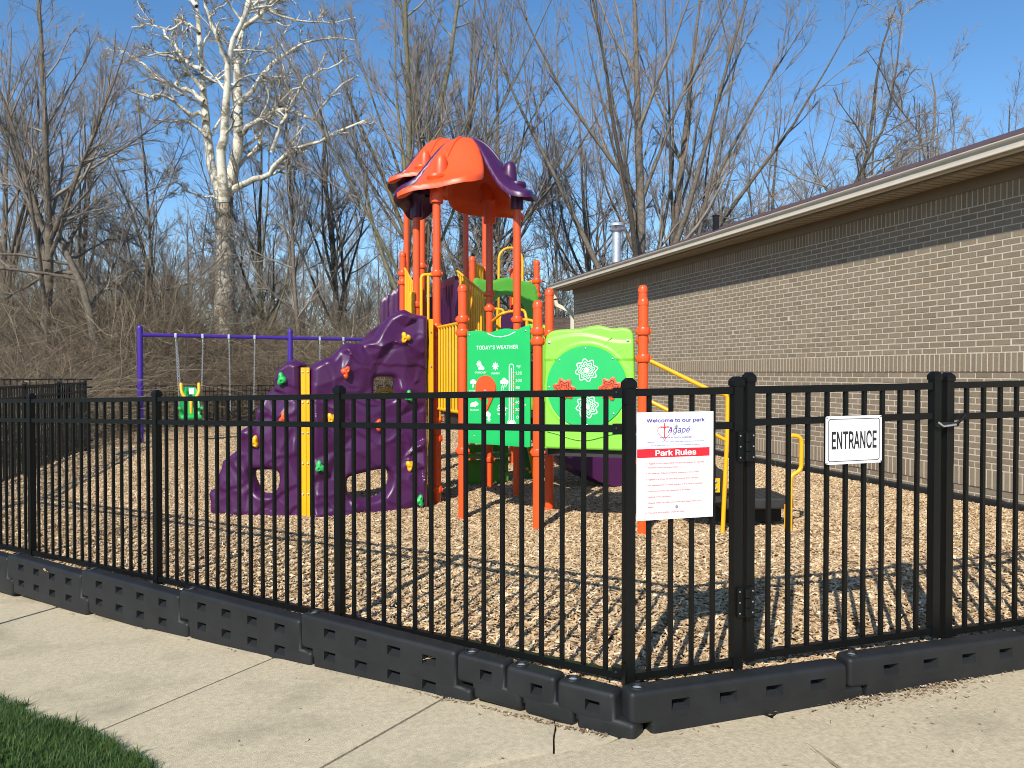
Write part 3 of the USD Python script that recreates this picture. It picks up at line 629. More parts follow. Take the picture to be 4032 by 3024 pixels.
put('flue', MB().box((0, 0, 3.95), (.085, .085, .62)), 'black_plastic', rp); put('flue_cap', MB().box((0, 0, 4.27), (.10, .10, .02)), 'black_plastic', rp)
put('flue_base', MB().rev([(.15, 3.72), (.08, 3.86)], (0, 0, 0), 16), 'roof_brown', rp)
# far building behind the corner, and the pavilion at the far left
fb = thing('far_building', 'distant low building with brown shingle roof behind the corner of the brick building', 'building')
put('wall', MB().box((14.0, 27.6, .95), (9.6, 4.6, 3.0)), 'brick', fb, tint=np.ones((8, 3)))
ro = put('roof', MB().add(A_([[8.6, 24.6, 2.55], [19.4, 24.6, 2.55], [17.5, 27.2, 3.42], [9.4, 27.2, 3.42], [8.6, 30.4, 2.55], [19.4, 30.4, 2.55]]), [[0, 1, 2], [0, 2, 3], [0, 3, 4], [1, 5, 2], [4, 3, 2], [4, 2, 5], [0, 4, 5], [0, 5, 1]]), 'roof_brown', fb)
rg = np.random.default_rng(31); sh = MB()
for r in range(12):
    for k in range(26):
        y = 24.60 + r * .216; z = 2.555 + r * .0725 + .008; x0 = 8.62 + r * .066 + k * .36 + (r % 2) * .18
        if x0 > 19.0 - r * .15: break
        sh.box((x0 + .17, y + .108, z + .040), (.35, .25, .010), A_([[1, 0, 0], [0, .948, .317], [0, -.317, .948]]), np.full(3, rg.uniform(.7, 1.35)))
put('shingle', sh, 'shingle', ro, kind='stuff')
put('fascia', MB().box((14.0, 24.62, 2.47), (10.7, .06, .16)), 'trim_brown', fb)
pv = thing('pavilion', 'brown shingle roofed pavilion just entering the photo at the far left', 'pavilion')
o = A_([-7.62, 17.9])
put('roof', MB().add(A_([[o[0], o[1] - 2, 1.86], [o[0], o[1] + 5, 1.86], [o[0] - 7, o[1] + 5, 1.86], [o[0] - 7, o[1] - 2, 1.86], [o[0] - 3.5, o[1] + 1.5, 3.6]]), [[0, 1, 4], [1, 2, 4], [2, 3, 4], [3, 0, 4], [0, 2, 1], [0, 3, 2]]), 'roof_brown', pv)
for s, c in (((.1, 7.0, .20), (o[0] - .02, o[1] + 1.5, 1.77)), ((7, .1, .20), (o[0] - 3.5, o[1] - 2, 1.77))): put('fascia', MB().box(c, s), 'trim_brown', pv)
for dx, dy in ((-.5, -1.5), (-.5, 4.5), (-6.5, -1.5), (-6.5, 4.5)): put('post', MB().box((o[0] + dx, o[1] + dy, .6), (.16, .16, 2.3)), 'trim_brown', pv)
# ------------------------------------------------------------------ play structure
ps = thing('play_structure', 'big orange, purple, green and yellow play structure with two canopy roofs', 'playground structure')
RP = .0445
Pt = dict(A=(1.681, 8.323), B=(2.628, 8.40), E=(2.538, 9.264), C=(1.609, 9.182), F1=(1.742, 7.353), F2=(2.271, 6.626), F3=(3.051, 6.074), F4=(2.677, 7.444), F5=(3.457, 6.892),
          p1=(1.632, 10.388), p2=(2.636, 10.531), p3=(3.637, 10.664), A2=(1.99, 10.896), B2=(2.955, 11.019), C2=(1.923, 11.857), E2=(2.893, 11.979), p4=(3.55, 11.6))
Pt = {k: A_(v) for k, v in Pt.items()}
top = dict(A=3.36, B=3.36, E=3.36, C=3.36, F1=2.25, F2=2.045, F3=2.045, F4=2.25, F5=2.25, p1=3.02, p2=3.02, p3=3.03, A2=4.10, B2=4.10, C2=4.10, E2=4.10, p4=3.03)
clamps = dict(A=(2.47, 1.885, 1.80, .87, .66, -.0 + .10), B=(1.99, .85), E=(2.36, 2.18, .30), C=(2.20,), F1=(1.905, 1.775, .62), F2=(1.76, 1.67, .66), F3=(1.745, 1.51, .60), F4=(1.785, .60), F5=(1.7, .6),
              p1=(2.72, 2.60), p2=(2.55, 2.42, .28), p3=(2.72, 2.51), A2=(2.90,), B2=(2.90,), C2=(2.8,), E2=(2.78,), p4=(2.7,))
posts = {}
for k, p in Pt.items():
    zt = top[k]; zg = float(z_chip(*p))
    if zt < 3.2: prof = [(RP, -.4), (RP, zt - .075), (RP + .004, zt - .074), (RP + .004, zt - .040), (RP * .93, zt - .022), (RP * .70, zt - .008), (RP * .35, zt - .0015), (0, zt)]
    else: prof = [(RP, -.4), (RP, zt)]
    posts[k] = put('post', MB().rev(prof, (p[0], p[1], 0), 24), 'orange_paint', ps, smooth=35)
    for j, zc in enumerate(clamps[k]):
        r2 = RP + .019; mb = MB().rev([(RP, -.036), (r2 - .005, -.031), (r2, -.017), (r2, .017), (r2 - .005, .031), (RP, .036)], (p[0], p[1], zc), 20)
        for sx in (-1, 1):
            c = A_([p[0], p[1], zc]) + sx * rt * (r2 + .004); mb.addm(rbox((.018, .034, .030), .006, 2).translate(list(c - rt * sx * .008 - f0 * .012)))
        cl_ = put('clamp', mb, 'orange_paint', posts[k], smooth=35)
def dome_panel(pts, z, th=.13):
    v, f = plate(Polygon(pts), .25, lambda p, d: z + 0 * d, lambda p, d: z - th + 0 * d); return v, f
for nm, ks, z in (('deck', ('F1', 'F4', 'B', 'A'), .97), ('deck', ('F1', 'F2', 'F4'), .97), ('deck', ('F4', 'F2', 'F3', 'F5'), .76), ('deck', ('A', 'B', 'E', 'C'), 1.37), ('deck', ('p1', 'p2', 'E2', 'C2'), 1.97), ('deck', ('p2', 'p3', 'p4', 'E2'), 1.97)):
    put(nm, dome_panel(Polygon([tuple(Pt[k]) for k in ks]).buffer(-.035).exterior.coords[:-1], z), 'deck_rubber', ps)
# yellow barriers: two rails and separate bars
def barrier(p, q, zb0, zt0, zb1=None, zt1=None, n=8, r=.0135, tabs=True, m='yellow_paint'):
    zb1 = zb0 if zb1 is None else zb1; zt1 = zt0 if zt1 is None else zt1
    p, q = A_(p), A_(q); e = nrm(q - p); pts = []
    mb = MB().tube([(*p, zb0), (*q, zb1)], .017, 10)
    if tabs:
        for s in (.08, .92):
            c = p + (q - p) * s; mb.box((c[0], c[1], zb0 + (zb1 - zb0) * s - .06), (.008, .022, .12), A_([[-e[1], e[0], 0], [e[0], e[1], 0], [0, 0, 1]]))
    fr = put('barrier', MB().tube([(*(p), zt0), (*(q), zt1)], .017, 10), m, ps, smooth=35); put('bottom_rail', mb, m, fr, smooth=35)
    for k in range(n):
        s = (k + .5) / n; c = p + (q - p) * s
        put('bar', MB().cyl((*c, zb0 + (zb1 - zb0) * s), (*c, zt0 + (zt1 - zt0) * s), r, 10), m, fr, smooth=35)
def seg(a, b_, i=.06): d = nrm(Pt[b_] - Pt[a]); return Pt[a] + d * i, Pt[b_] - d * i
a, c = seg('F1', 'A', .055); barrier(a, c, .99, 1.875, n=8)
u_ = nrm(A_([-.30, .954]))
a = Pt['E'] + A_([-.05, .03]); c = A_([2.42, 10.52]); barrier(a, c, 1.45, 2.355, 1.95, 2.80, n=12)
a = Pt['C'] + A_([.02, .05]); c = Pt['p1'] + A_([.02, -.06]); barrier(a, c, 1.5, 2.36, 2.0, 2.78, n=7)
barrier(A_([1.68, 10.46]), A_([1.90, 11.80]), 2.0, 2.89, n=9); barrier(A_([2.70, 10.60]), A_([2.93, 11.0]), 2.0, 2.93, n=5)
barrier(A_([3.58, 10.72]), A_([3.52, 11.55]), 2.0, 2.72, n=6)
def tubepart(name, pts, r, m, n=10, par=None): return put(name, MB().tube(fillet(pts), r, n), m, par or ps, smooth=True)
def fillet(pts, rad=.07, k=6):
    P = A_(pts, float); out = [P[0]]
    for i in range(1, len(P) - 1):
        a, b_, c = P[i - 1], P[i], P[i + 1]; r = min(rad, np.linalg.norm(a - b_) * .45, np.linalg.norm(c - b_) * .45)
        s, e = b_ + nrm(a - b_) * r, b_ + nrm(c - b_) * r
        for t in np.linspace(0, 1, k): out.append((1 - t) ** 2 * s + 2 * t * (1 - t) * b_ + t * t * e)
    return A_(out + [P[-1]])
def loop(k, dirv, z0, z1, w, plate_z=None):
    p = Pt[k]; d = nrm(A_(dirv)); q = p + d * w; s_ = p + d * .07
    h = tubepart('hand_loop', [(*p, z1 - .02), (*(s_), z1), (*q, z1 - .01), (*q, z0)], .017, 'yellow_paint')
    tubepart('loop_bar', [(*(p + d * w * .55), z1), (*(p + d * w * .55), z0)], .015, 'yellow_paint', par=h)
    if plate_z: put('mount_plate', MB().box((*(p + d * w * .80), plate_z), (.10, .008, .17), A_([[d[0], d[1], 0], [-d[1], d[0], 0], [0, 0, 1]])), 'yellow_paint', h)
loop('A', (-.93, .05), 1.4, 2.46, .17); loop('C', (-.6, -.8), 1.4, 2.34, .16); loop('B', (.86, -.2), 1.38, 1.99, .20, 1.84); loop('E', (.9, -.2), 1.40, 2.18, .18, 2.02)
tubepart('arch', [(3.24, 11.27, 2.0), (3.24, 11.27, 3.29), (3.62, 11.31, 3.29), (3.62, 11.31, 2.0)], .020, 'yellow_paint') if False else put('arch', MB().tube([(3.43 - .19 * math.cos(t) if 0 < t < math.pi else 0, 11.29, 3.09 + .19 * math.sin(t)) for t in np.linspace(.001, math.pi - .001, 17)][:0] + [(3.24, 11.29, 2.0)] + [(3.43 - .19 * math.cos(t), 11.29, 3.10 + .19 * math.sin(t)) for t in np.linspace(0, math.pi, 17)] + [(3.62, 11.29, 2.0)], .020, 12), 'yellow_paint', ps, smooth=True)

# ---- canopy roofs: four petals each, on the post tops
def roof(ks, cols, z0):
    cx_, cy_ = np.mean([Pt[k] for k in ks], 0)
    for k, col in zip(ks, cols):
        d = Pt[k] - [cx_, cy_]; R = np.linalg.norm(d); d = d / R; n = A_([-d[1], d[0]])
        out = [(-.03, 0), (.06, .11), (.17, .27), (.32, .43), (.48, .505), (.63, .50), (.75, .42), (.815, .28), (.84, .13), (.86, .0), (.90, -.12), (.935, -.25), (.92, -.37), (.82, -.42), (.66, -.39), (.45, -.31), (.25, -.20), (.08, -.10)]
        S_ = R / .66; pg = smoothpoly([(x * S_, y * S_) for x, y in out], it=2)
        def hz(p):
            rho = np.hypot(p[:, 0], p[:, 1] * .92) / S_
            h = .71 * np.exp(-(rho / .56) ** 2.7) - .045
            lip = .05 * np.clip((p[:, 1] / S_ - .12) / .3, 0, 1) * np.clip((rho - .60) / .15, 0, 1)      # the broad lobe turns up at its rim
            return h + lip - .05 * np.clip((-p[:, 1] / S_ - .15) / .25, 0, 1)
        v, f = plate(pg, .028, lambda p, d_: hz(p) - .020 * np.clip(1 - d_ / .03, 0, 1) ** 2, lambda p, d_: hz(p) - .070 + .030 * np.clip(d_ / .05, 0, 1))
        T = np.eye(4); T[:3, 0] = [*d, 0]; T[:3, 1] = [*n, 0]; T[:3, 3] = [cx_, cy_, z0]
        pe = put('canopy_petal', (xf(v, T), f), col, ps, smooth=40)
        zp = z0 + hz(A_([[R, 0]]))[0]
        put('collar', MB().rev([(.045, z0 - .20), (.072, z0 - .20), (.075, z0 - .185), (.070, z0 - .06), (.085, z0 + .02), (.11, zp - .03), (.10, zp)], (*Pt[k], 0), 24), col, pe, smooth=35)
        put('knob', MB().rev([(.085, zp - .05), (.083, zp + .08), (.074, zp + .17), (.055, zp + .225), (.025, zp + .247), (0, zp + .25)], (*(Pt[k] - d * .09), 0), 20), col, pe, smooth=True)
        rb = MB().tube([(*(A_([cx_, cy_]) + d * x + n * .02), z0 + hz(A_([[x, .02]]))[0] + .004) for x in np.linspace(.10, R * .72, 14)], [.004] + [.016] * 12 + [.004], 8)
        put('petal_rib', rb, col, pe, smooth=True)
roof(('A', 'B', 'E', 'C'), ('orange_plastic', 'purple_plastic', 'orange_plastic', 'purple_plastic'), 3.44)
roof(('A2', 'B2', 'E2', 'C2'), ('orange_plastic', 'purple_plastic', 'orange_plastic', 'purple_plastic'), 4.22)

# ---- purple climbing wall: two moulded panels, a yellow joint strip and bolted holds
MP = A_([.282, 8.096, 0]); a_ = math.radians(4.5); eR = A_([math.cos(a_), math.sin(a_), 0]); eL = A_([-.884, .467, 0])
RO = [(.036, 1.431), (.078, 1.472), (.198, 1.534), (.259, 1.542), (.345, 1.642), (.406, 1.692), (.567, 1.687), (.618, 1.72), (.681, 1.741), (.77, 1.874), (.847, 1.965), (.963, 2.044), (1.028, 2.053), (1.106, 2.015), (1.251, 1.993), (1.27, 1.983), (1.266, -.25), (.036, -.25)]
H1 = [(.692, 1.318), (.73, 1.339), (.883, 1.338), (.917, 1.305), (.917, 1.139), (.883, 1.102), (.844, 1.089), (.717, 1.096), (.692, 1.142)]
H2 = [(.409, .285), (.439, .308), (.538, .328), (.689, .359), (.804, .371), (.848, .346), (.855, .224), (.803, .125), (.714, .066), (.537, .059), (.438, .108), (.408, .172)]
LO = [(.042, 1.429), (.022, 1.466), (.051, 1.484), (.131, 1.512), (.191, 1.503), (.251, 1.457), (.301, 1.41), (.316, 1.355), (.332, 1.317), (.339, 1.224), (.413, 1.187), (.444, 1.149), (.465, 1.093), (.495, 1.037), (.53, 1.008), (.541, .905), (.598, .882), (.602, .848), (.711, .791), (.722, .715), (.718, .649), (.764, .582), (.846, .524), (.93, .466), (.945, .39), (.972, .332), (.977, .256), (.973, .19), (1.067, .159), (1.088, .12), (1.068, .044), (1.068, -.25), (.049, -.25)]
HL = [(.591, .374), (.54, .38), (.327, .389), (.287, .349), (.287, .275), (.308, .199), (.358, .132), (.419, .132), (.521, .137), (.551, .211), (.581, .267), (.601, .323)]
def rock(seed, amp=1.0):
    r = np.random.default_rng(seed); q = np.vstack([r.uniform([-.2, -.4], [1.5, 2.3], (170, 2)), [[-.5, -.6], [1.8, -.6], [-.5, 2.6], [1.8, 2.6]]]); hq = r.uniform(0, .07, len(q))
    ip = LinearNDInterpolator(q, hq, fill_value=.03)
    def fn(p, d):
        P3 = np.c_[p, np.full(len(p), seed * 3.1)]
        wob = meshkit.fbm(P3 * 3.2, 3, seed) - .5; big_ = meshkit.fbm(P3 * 1.7 + 7, 3, seed + 5)
        fac = ip(p + .03 * np.stack([wob, -wob], 1)); mask = np.clip((meshkit.noise(P3 * 1.5 + 3, seed + 9) - .30) * 5, 0, 1)
        t = (p[:, 1] * 2.6 + 1.1 * p[:, 0] + 2.6 * big_ + .35 * wob); fr = t - np.floor(t); led = np.floor(t) + np.clip((fr - .935) / .065, 0, 1)
        led = (led - t) * .026
        rid = .030 * np.clip(1 - np.abs(meshkit.fbm(P3 * 2.1 + 20, 3, seed + 2) - .5) * 11, 0, 1) ** 2
        m2 = np.clip((meshkit.noise(P3 * 2.1 + 11, seed + 13) - .45) * 6, 0, 1)
        h = fac * mask * 1.15 + .055 * (big_ - .5) + led * (1 - .6 * mask) + rid * .55 + .012 * m2
        r_ = .055; c = np.clip(1 - d / r_, 0, 1); edge_ = r_ * (1 - np.sqrt(np.clip(1 - c * c, 0, 1)))
        w = np.clip(d / .05, 0, 1)
        return amp * h * (.25 + .75 * w) + .045 - edge_
    return fn
def wallpanel(out, holes, e, seed):
    nn = A_([e[1], -e[0], 0]); nn = nn if nn @ fw < 0 else -nn
    T = frame(MP, e, nn); fn = rock(seed)
    pg = smoothpoly(out[:-2], it=0); pg = Polygon(out, [list(Polygon(smoothpoly(h, it=2)).exterior.coords) for h in holes]).buffer(.012, join_style=1).buffer(-.012, join_style=1)
    v, f = plate(pg, .0155, fn, lambda p, d: -.075 + 0 * d)
    if np.linalg.det(T[:3, :3]) < 0: f = f[:, ::-1]
    return put('climbing_panel', (xf(v, T), f), 'purple_plastic', ps, smooth=24), T, fn
wr, TR, fnR = wallpanel(RO, [H1, H2], eR, 4)
wl_, TL, fnL = wallpanel(LO, [HL], eL, 9)
def hold(par, T, fn, s, z, m, rot, sd):
    ic = trimesh.creation.icosphere(3, 1.0); v = A_(ic.vertices); th = np.arctan2(v[:, 1], v[:, 0]) + rot
    k = 1 + .26 * np.cos(3 * th + sd) + .10 * np.cos(2 * th + 1.7 * sd)
    v = np.c_[v[:, 0] * k * .043, v[:, 1] * k * .055, np.sign(v[:, 2]) * np.abs(v[:, 2]) ** .8 * .038]
    dent = [(.014, .022), (-.012, -.022)]
    for dx, dy in dent: v[:, 2] -= .020 * np.exp(-((v[:, 0] - dx) ** 2 + (v[:, 1] - dy) ** 2) / .010 ** 2) * (v[:, 2] > 0)
    zz_ = max(fn(A_([[s, z]]), A_([.5]))[0], fn(A_([[s + .03, z]]), A_([.5]))[0], fn(A_([[s, z - .04]]), A_([.5]))[0])
    f = A_(ic.faces); f = f[:, ::-1] if np.linalg.det(T[:3, :3]) < 0 else f
    put('climbing_hold', (xf(v + [s, z, zz_ + .010], T), f), m, par, smooth=True)
    bo = MB()
    for dx, dy in dent: bo.rev([(.0075, .0), (.0075, .005), (0, .006)], xf(A_([[s + dx, z + dy, zz_ + .020]]), T)[0], 10, T[:3, 2])
    put('hold_bolt', bo, 'steel', par)
for k, (s, z, m) in enumerate([(1.006, 1.752, 'yellow_plastic'), (.38, 1.389, 'orange_plastic'), (1.046, 1.133, 'hold_green'), (.244, .919, 'yellow_plastic'), (.716, .838, 'orange_plastic'), (.122, .43, 'hold_green'), (1.063, .401, 'yellow_plastic'), (1.155, .022, 'hold_green')]): hold(wr, TR, fnR, s, z, m, .9 * k, 1.3 * k)
for k, (s, z, m) in enumerate([(.212, 1.318, 'hold_green'), (.193, .922, 'orange_plastic'), (.522, .675, 'yellow_plastic')]): hold(wl_, TL, fnL, s, z, m, 1.1 * k + .5, 2.1 * k + 1)
em = nrm(eR - eL); nm_ = A_([em[1], -em[0], 0]); ax = A_([em, nm_, [0, 0, 1]])
st = put('joint_strip', MB().box(MP + nm_ * .035 + [0, 0, .675], (.085, .012, 1.52), ax), 'yellow_paint', ps)
put('strip_rib', MB().box(MP + nm_ * .043 + [0, 0, .675], (.012, .010, 1.518), ax), 'yellow_paint', st)
bo = MB()
for z in (1.39, 1.08, .77, .46, .15):
    for sx in (-.026, .026): bo.rev([(.010, 0), (.010, .004), (.004, .007), (0, .007)], MP + nm_ * .0415 + em * sx + [0, 0, z], 10, nm_)
put('strip_bolt', bo, 'steel', st)
q = MP + eR * 1.305
st2 = put('joint_strip', MB().box(q + [0, 0, .93], (.045, .085, 2.06), A_([eR, [-eR[1], eR[0], 0], [0, 0, 1]])), 'yellow_paint', ps)
bo = MB()
for z in (1.82, 1.45, 1.07, .67, .27): bo.rev([(.009, 0), (.009, .006), (0, .008)], q + [-eR[0] * .0, -.046, z], 10, (.1, -1, 0))
put('strip_bolt', bo, 'steel', st2)
for z in (1.885, .10): tubepart('stay', [q + [0, .02, z], (Pt['A'][0], Pt['A'][1], z)], .014, 'orange_paint')
put('arch_handle', MB().tube([(.95 + .0 * t, 8.42, 1.06 + 0 * t) for t in ()] + [(1.13 - .14 * math.cos(t), 8.45, 1.06 + .13 * math.sin(t)) for t in np.linspace(-.3, math.pi + .3, 16)], .022, 10), 'yellow_paint', ps, smooth=True)

# ---- panels with prints
def panelT(k0, k1, inset, offn=0.0):
    d = nrm(Pt[k1] - Pt[k0]); e = A_([d[0], d[1], 0]); nn = A_([e[1], -e[0], 0]); nn = nn if nn @ fw < 0 else -nn
    o = A_([*Pt[k0], 0]) + e * inset + nn * offn; return frame(o, e, nn), np.linalg.norm(Pt[k1] - Pt[k0]) - 2 * inset
def put2(name, vf, T, m, par, **k):
    v, f = vf; f = A_(f); f = f[:, ::-1] if np.linalg.det(T[:3, :3]) < 0 else f
    return put(name, (xf(A_(v), T), f), m, par, **k)
def bolts(par, T, pts, z, r=.010, m='steel'):
    for x, y in pts: put2('bolt', MB().rev([(r, 0), (r, .003), (r * .4, .006), (0, .006)], (x, y, z), 12).vf(), T, m, par, smooth=30)
Tw, Ww = panelT('F1', 'F2', .075, .012)
X = lambda px: (px - 142) / 395 * Ww
Y = lambda py: 1.79 - (py - 160) / 715 * 1.09
wp_out = smoothpoly([(0, .70), (0, .70), (0, 1.785), (0, 1.785), (.15 * Ww, 1.790), (.27 * Ww, 1.785), (.36 * Ww, 1.755), (.50 * Ww, 1.79), (.66 * Ww, 1.80), (.80 * Ww, 1.775), (.90 * Ww, 1.81), (Ww, 1.815), (Ww, 1.815), (Ww, .70), (Ww, .70)], it=2)
wp = put2('weather_panel', plate(wp_out, .03, lambda p, d: .010 - .004 * np.clip(1 - d / .006, 0, 1), lambda p, d: -.010 + 0 * d), Tw, 'green_plastic', ps, smooth=40)
def wtext(s, x0, x1, yb, h, bold=False): put2('lettering', (lambda vf: (vf[0] + [X(x0), Y(yb), .0101], vf[1]))(text(s, X(x1) - X(x0), h, bold, .0012)), Tw, 'white_print', wp)
def wshape(name, geom, m='white_print', z=.0098, t=.0016): return put2(name, extr(geom, z, z + t), Tw, m, wp)
sc = X(143) - X(142)
wtext("TODAY'S WEATHER", 205, 468, 281, .036, False); wtext('OVERCAST', 195, 270, 431, .017); wtext('SUNNY', 302, 355, 436, .017); wtext('STORM', 155, 208, 549, .017); wtext('RAIN', 362, 400, 549, .017)
wtext('CLOUDY', 162, 222, 668, .017); wtext('WINDY', 342, 396, 688, .017); wtext('SNOW', 250, 296, 757, .017)
for s, x0, x1, yb in (('°F', 459, 484, 400), ('120', 454, 489, 437), ('100', 454, 489, 481), ('80', 454, 478, 525), ('60', 454, 478, 570), ('40', 452, 476, 614), ('20', 452, 476, 658), ('0', 458, 470, 705), ('32°', 482, 515, 633)): wtext(s, x0, x1, yb, .026, False)
def cloud(x, y, s): return unary_union([Point(X(x - 12 * s), Y(y + 3 * s)).buffer(8 * s * sc), Point(X(x), Y(y - 4 * s)).buffer(11 * s * sc), Point(X(x + 12 * s), Y(y + 3 * s)).buffer(9 * s * sc), sbox(X(x - 14 * s), Y(y + 11 * s), X(x + 14 * s), Y(y + 3 * s))])
def sunp(x, y, r): return unary_union([Point(X(x), Y(y)).buffer(r * sc)] + [Polygon([(X(x) + sc * r * q * math.cos(t + w_), Y(y) + sc * r * q * math.sin(t + w_)) for q, w_ in ((1.15, -.26), (1.15, .26), (1.75, 0))]) for t in np.arange(8) * np.pi / 4])
wshape('icon_overcast', unary_union([sunp(222, 372, 11).difference(cloud(236, 395, 1.15)), cloud(236, 396, .95)])); wshape('icon_sun', sunp(327, 386, 13))
wshape('icon_storm', unary_union([cloud(183, 484, 1.0), Polygon([(X(181), Y(500)), (X(188), Y(500)), (X(184), Y(510)), (X(190), Y(510)), (X(178), Y(528)), (X(181), Y(514)), (X(176), Y(514))])]))
wshape('icon_rain', unary_union([cloud(382, 480, 1.25)] + [LineString([(X(x + 5), Y(y)), (X(x), Y(y + 13))]).buffer(1.6 * sc) for x, y in ((368, 500), (380, 500), (392, 500), (364, 515), (376, 515))]))
wshape('icon_clouds', unary_union([cloud(182, 630, 1.0), cloud(200, 622, .8)])); wshape('icon_snow', cloud(270, 685, 1.3))
sf_ = []
for x, y in ((256, 717), (286, 717)):
    for t in (0, np.pi / 3, 2 * np.pi / 3): sf_.append(LineString([(X(x) - 12 * sc * math.cos(t), Y(y) - 12 * sc * math.sin(t)), (X(x) + 12 * sc * math.cos(t), Y(y) + 12 * sc * math.sin(t))]).buffer(1.9 * sc))
wshape('icon_snowflakes', unary_union(sf_))
def swirl(x, y, r, t0, t1): return LineString([(X(x) + sc * r * (1 - .6 * (t - t0) / (t1 - t0)) * math.cos(t), Y(y) + sc * r * (1 - .6 * (t - t0) / (t1 - t0)) * math.sin(t)) for t in np.linspace(t0, t1, 24)]).buffer(1.9 * sc)
wshape('icon_wind', unary_union([swirl(352, 638, 12, -1.2, 5.0), swirl(382, 652, 11, 2.0, -4.5), LineString([(X(338), Y(652)), (X(360), Y(646)), (X(380), Y(641)), (X(402), Y(646))]).buffer(1.8 * sc), LineString([(X(340), Y(662)), (X(362), Y(656)), (X(384), Y(662))]).buffer(1.8 * sc)]))
tub = LineString([(X(427), Y(390)), (X(427), Y(720))]).buffer(15 * sc); bulb = Point(X(427), Y(740)).buffer(26 * sc)
wshape('thermometer', unary_union([tub, bulb]).difference(unary_union([tub, bulb]).buffer(-3.2 * sc))); wshape('thermometer_bulb', unary_union([Point(X(427), Y(740)).buffer(19 * sc), LineString([(X(427), Y(400)), (X(427), Y(735))]).buffer(2.4 * sc)]))
wshape('tick_marks', unary_union([sbox(X(434), Y(y + 2), X(452), Y(y - 2)) for y in (429, 451, 473, 495, 517, 540, 562, 585, 607, 623, 650, 675)]), 'orange_plastic', .0098, .003)
wshape('panel_line', LineString([(X(278), Y(182)), (X(320), Y(200)), (X(362), Y(206)), (X(408), Y(198)), (X(450), Y(178))]).buffer(1.8 * sc))
dial = unary_union([Point(X(268), Y(525)).buffer(65 * sc), Polygon([(X(212), Y(560)), (X(324), Y(560)), (X(302), Y(612)), (X(275), Y(668)), (X(248), Y(612))])]).buffer(4 * sc).buffer(-4 * sc).difference(Polygon([(X(275), Y(574)), (X(288), Y(603)), (X(275), Y(640)), (X(262), Y(603))]))
dl = put2('dial', extr(dial, .012, .026), Tw, 'orange_plastic', wp); put2('dial_hub', MB().rev([(.012, .026), (.012, .034), (0, .038)], (X(268), Y(540), 0), 14).vf(), Tw, 'steel', dl, smooth=30)
bolts(wp, Tw, [(X(157), Y(188)), (X(512), Y(174)), (X(187), Y(829)), (X(476), Y(852))], .0098)

Tg, Wg = panelT('F2', 'F3', .072, .012)
Xg = lambda px: (px - 622) / 566 * Wg
kg = Wg / 566; Yg = lambda py: 1.26 - (py - 510) * kg
lo2 = smoothpoly([(0, .70), (0, .70), (0, 1.66), (.02, 1.735), (.10, 1.77), (.24, 1.775), (.34, 1.775), (.44, 1.80), (.50 * Wg / .81, 1.805), (.57, 1.785), (.63, 1.77), (.70, 1.785), (.78, 1.765), (Wg, 1.68), (Wg, .70), (Wg, .70)], it=2)
cxg, czg, rg_ = Xg(893), 1.26, .362
def lime_front(p, d):
    rr2 = np.hypot(p[:, 0] - cxg, p[:, 1] - czg); ring = np.clip(1 - np.abs(rr2 - rg_ - .018) / .018, 0, 1)
    wv = 1.70 + .035 * np.sin((p[:, 0] - .1) * 7.5); st_ = np.clip((wv - p[:, 1]) / .02, 0, 1)
    return .018 + .012 * st_ * (p[:, 1] > 1.5) + .008 * np.sqrt(ring) - .014 * np.clip(1 - d / .014, 0, 1) ** 2
lp = put2('gear_panel', plate(lo2, .014, lime_front, lambda p, d: -.02 + 0 * d), Tg, 'lime_plastic', ps, smooth=40)
dc = put2('disc', extr(Point(cxg, czg).buffer(rg_, quad_segs=24), .016, .034), Tg, 'green_plastic', lp)
def wave_ring(cx0, cz0, r, amp, n=8, ph=0.0, m=120): return [(cx0 + (r + amp * math.cos(n * t)) * math.cos(t + ph), cz0 + (r + amp * math.cos(n * t)) * math.sin(t + ph)) for t in np.linspace(0, 2 * np.pi, m, endpoint=False)]
for (px, py) in ((895, 408), (900, 632)):
    x, y = Xg(px), Yg(py); gs = [Polygon(wave_ring(x, y, r, a, 8, .2)).exterior.buffer(w) for r, a, w in ((.090, .0125, .0040), (.064, .010, .0030), (.045, .008, .0026))] + [Polygon(wave_ring(x, y, .026, .006, 8, .2))]
    put2('flower_print', extr(unary_union(gs), .0338, .0356), Tg, 'white_print', lp)
for k, (px, py) in enumerate(((752, 527), (1045, 520))):
    x, y = Xg(px), Yg(py); gp = Polygon(wave_ring(x, y, .092, .017, 7, .3 * k + .1))
    ge = put2('gear', plate(gp, .02, lambda p, d: .050 - .006 * np.clip(1 - d / .01, 0, 1), lambda p, d: .036 + 0 * d), Tg, 'orange_plastic', lp, smooth=40)
    put2('gear_print', extr(unary_union([Polygon(wave_ring(x, y, .064, .012, 7, .3 * k + .1)).exterior.buffer(.0034), Polygon(wave_ring(x, y, .038, .010, 7, .3 * k + .1)).exterior.buffer(.0030)]), .0495, .0510), Tg, 'dark_red_print', ge)
    put2('gear_hub', MB().rev([(.016, .048), (.016, .058), (.010, .066), (0, .068)], (x, y, 0), 14).vf(), Tg, 'orange_plastic', ge, smooth=30)
bolts(lp, Tg, [(cxg + .340 * math.cos(t), czg + .340 * math.sin(t)) for t in np.pi / 2 + np.arange(8) * np.pi / 4 + .02], .033, .009)
bolts(lp, Tg, [(Xg(655), 1.655), (Xg(1150), 1.665)], .030, .013)
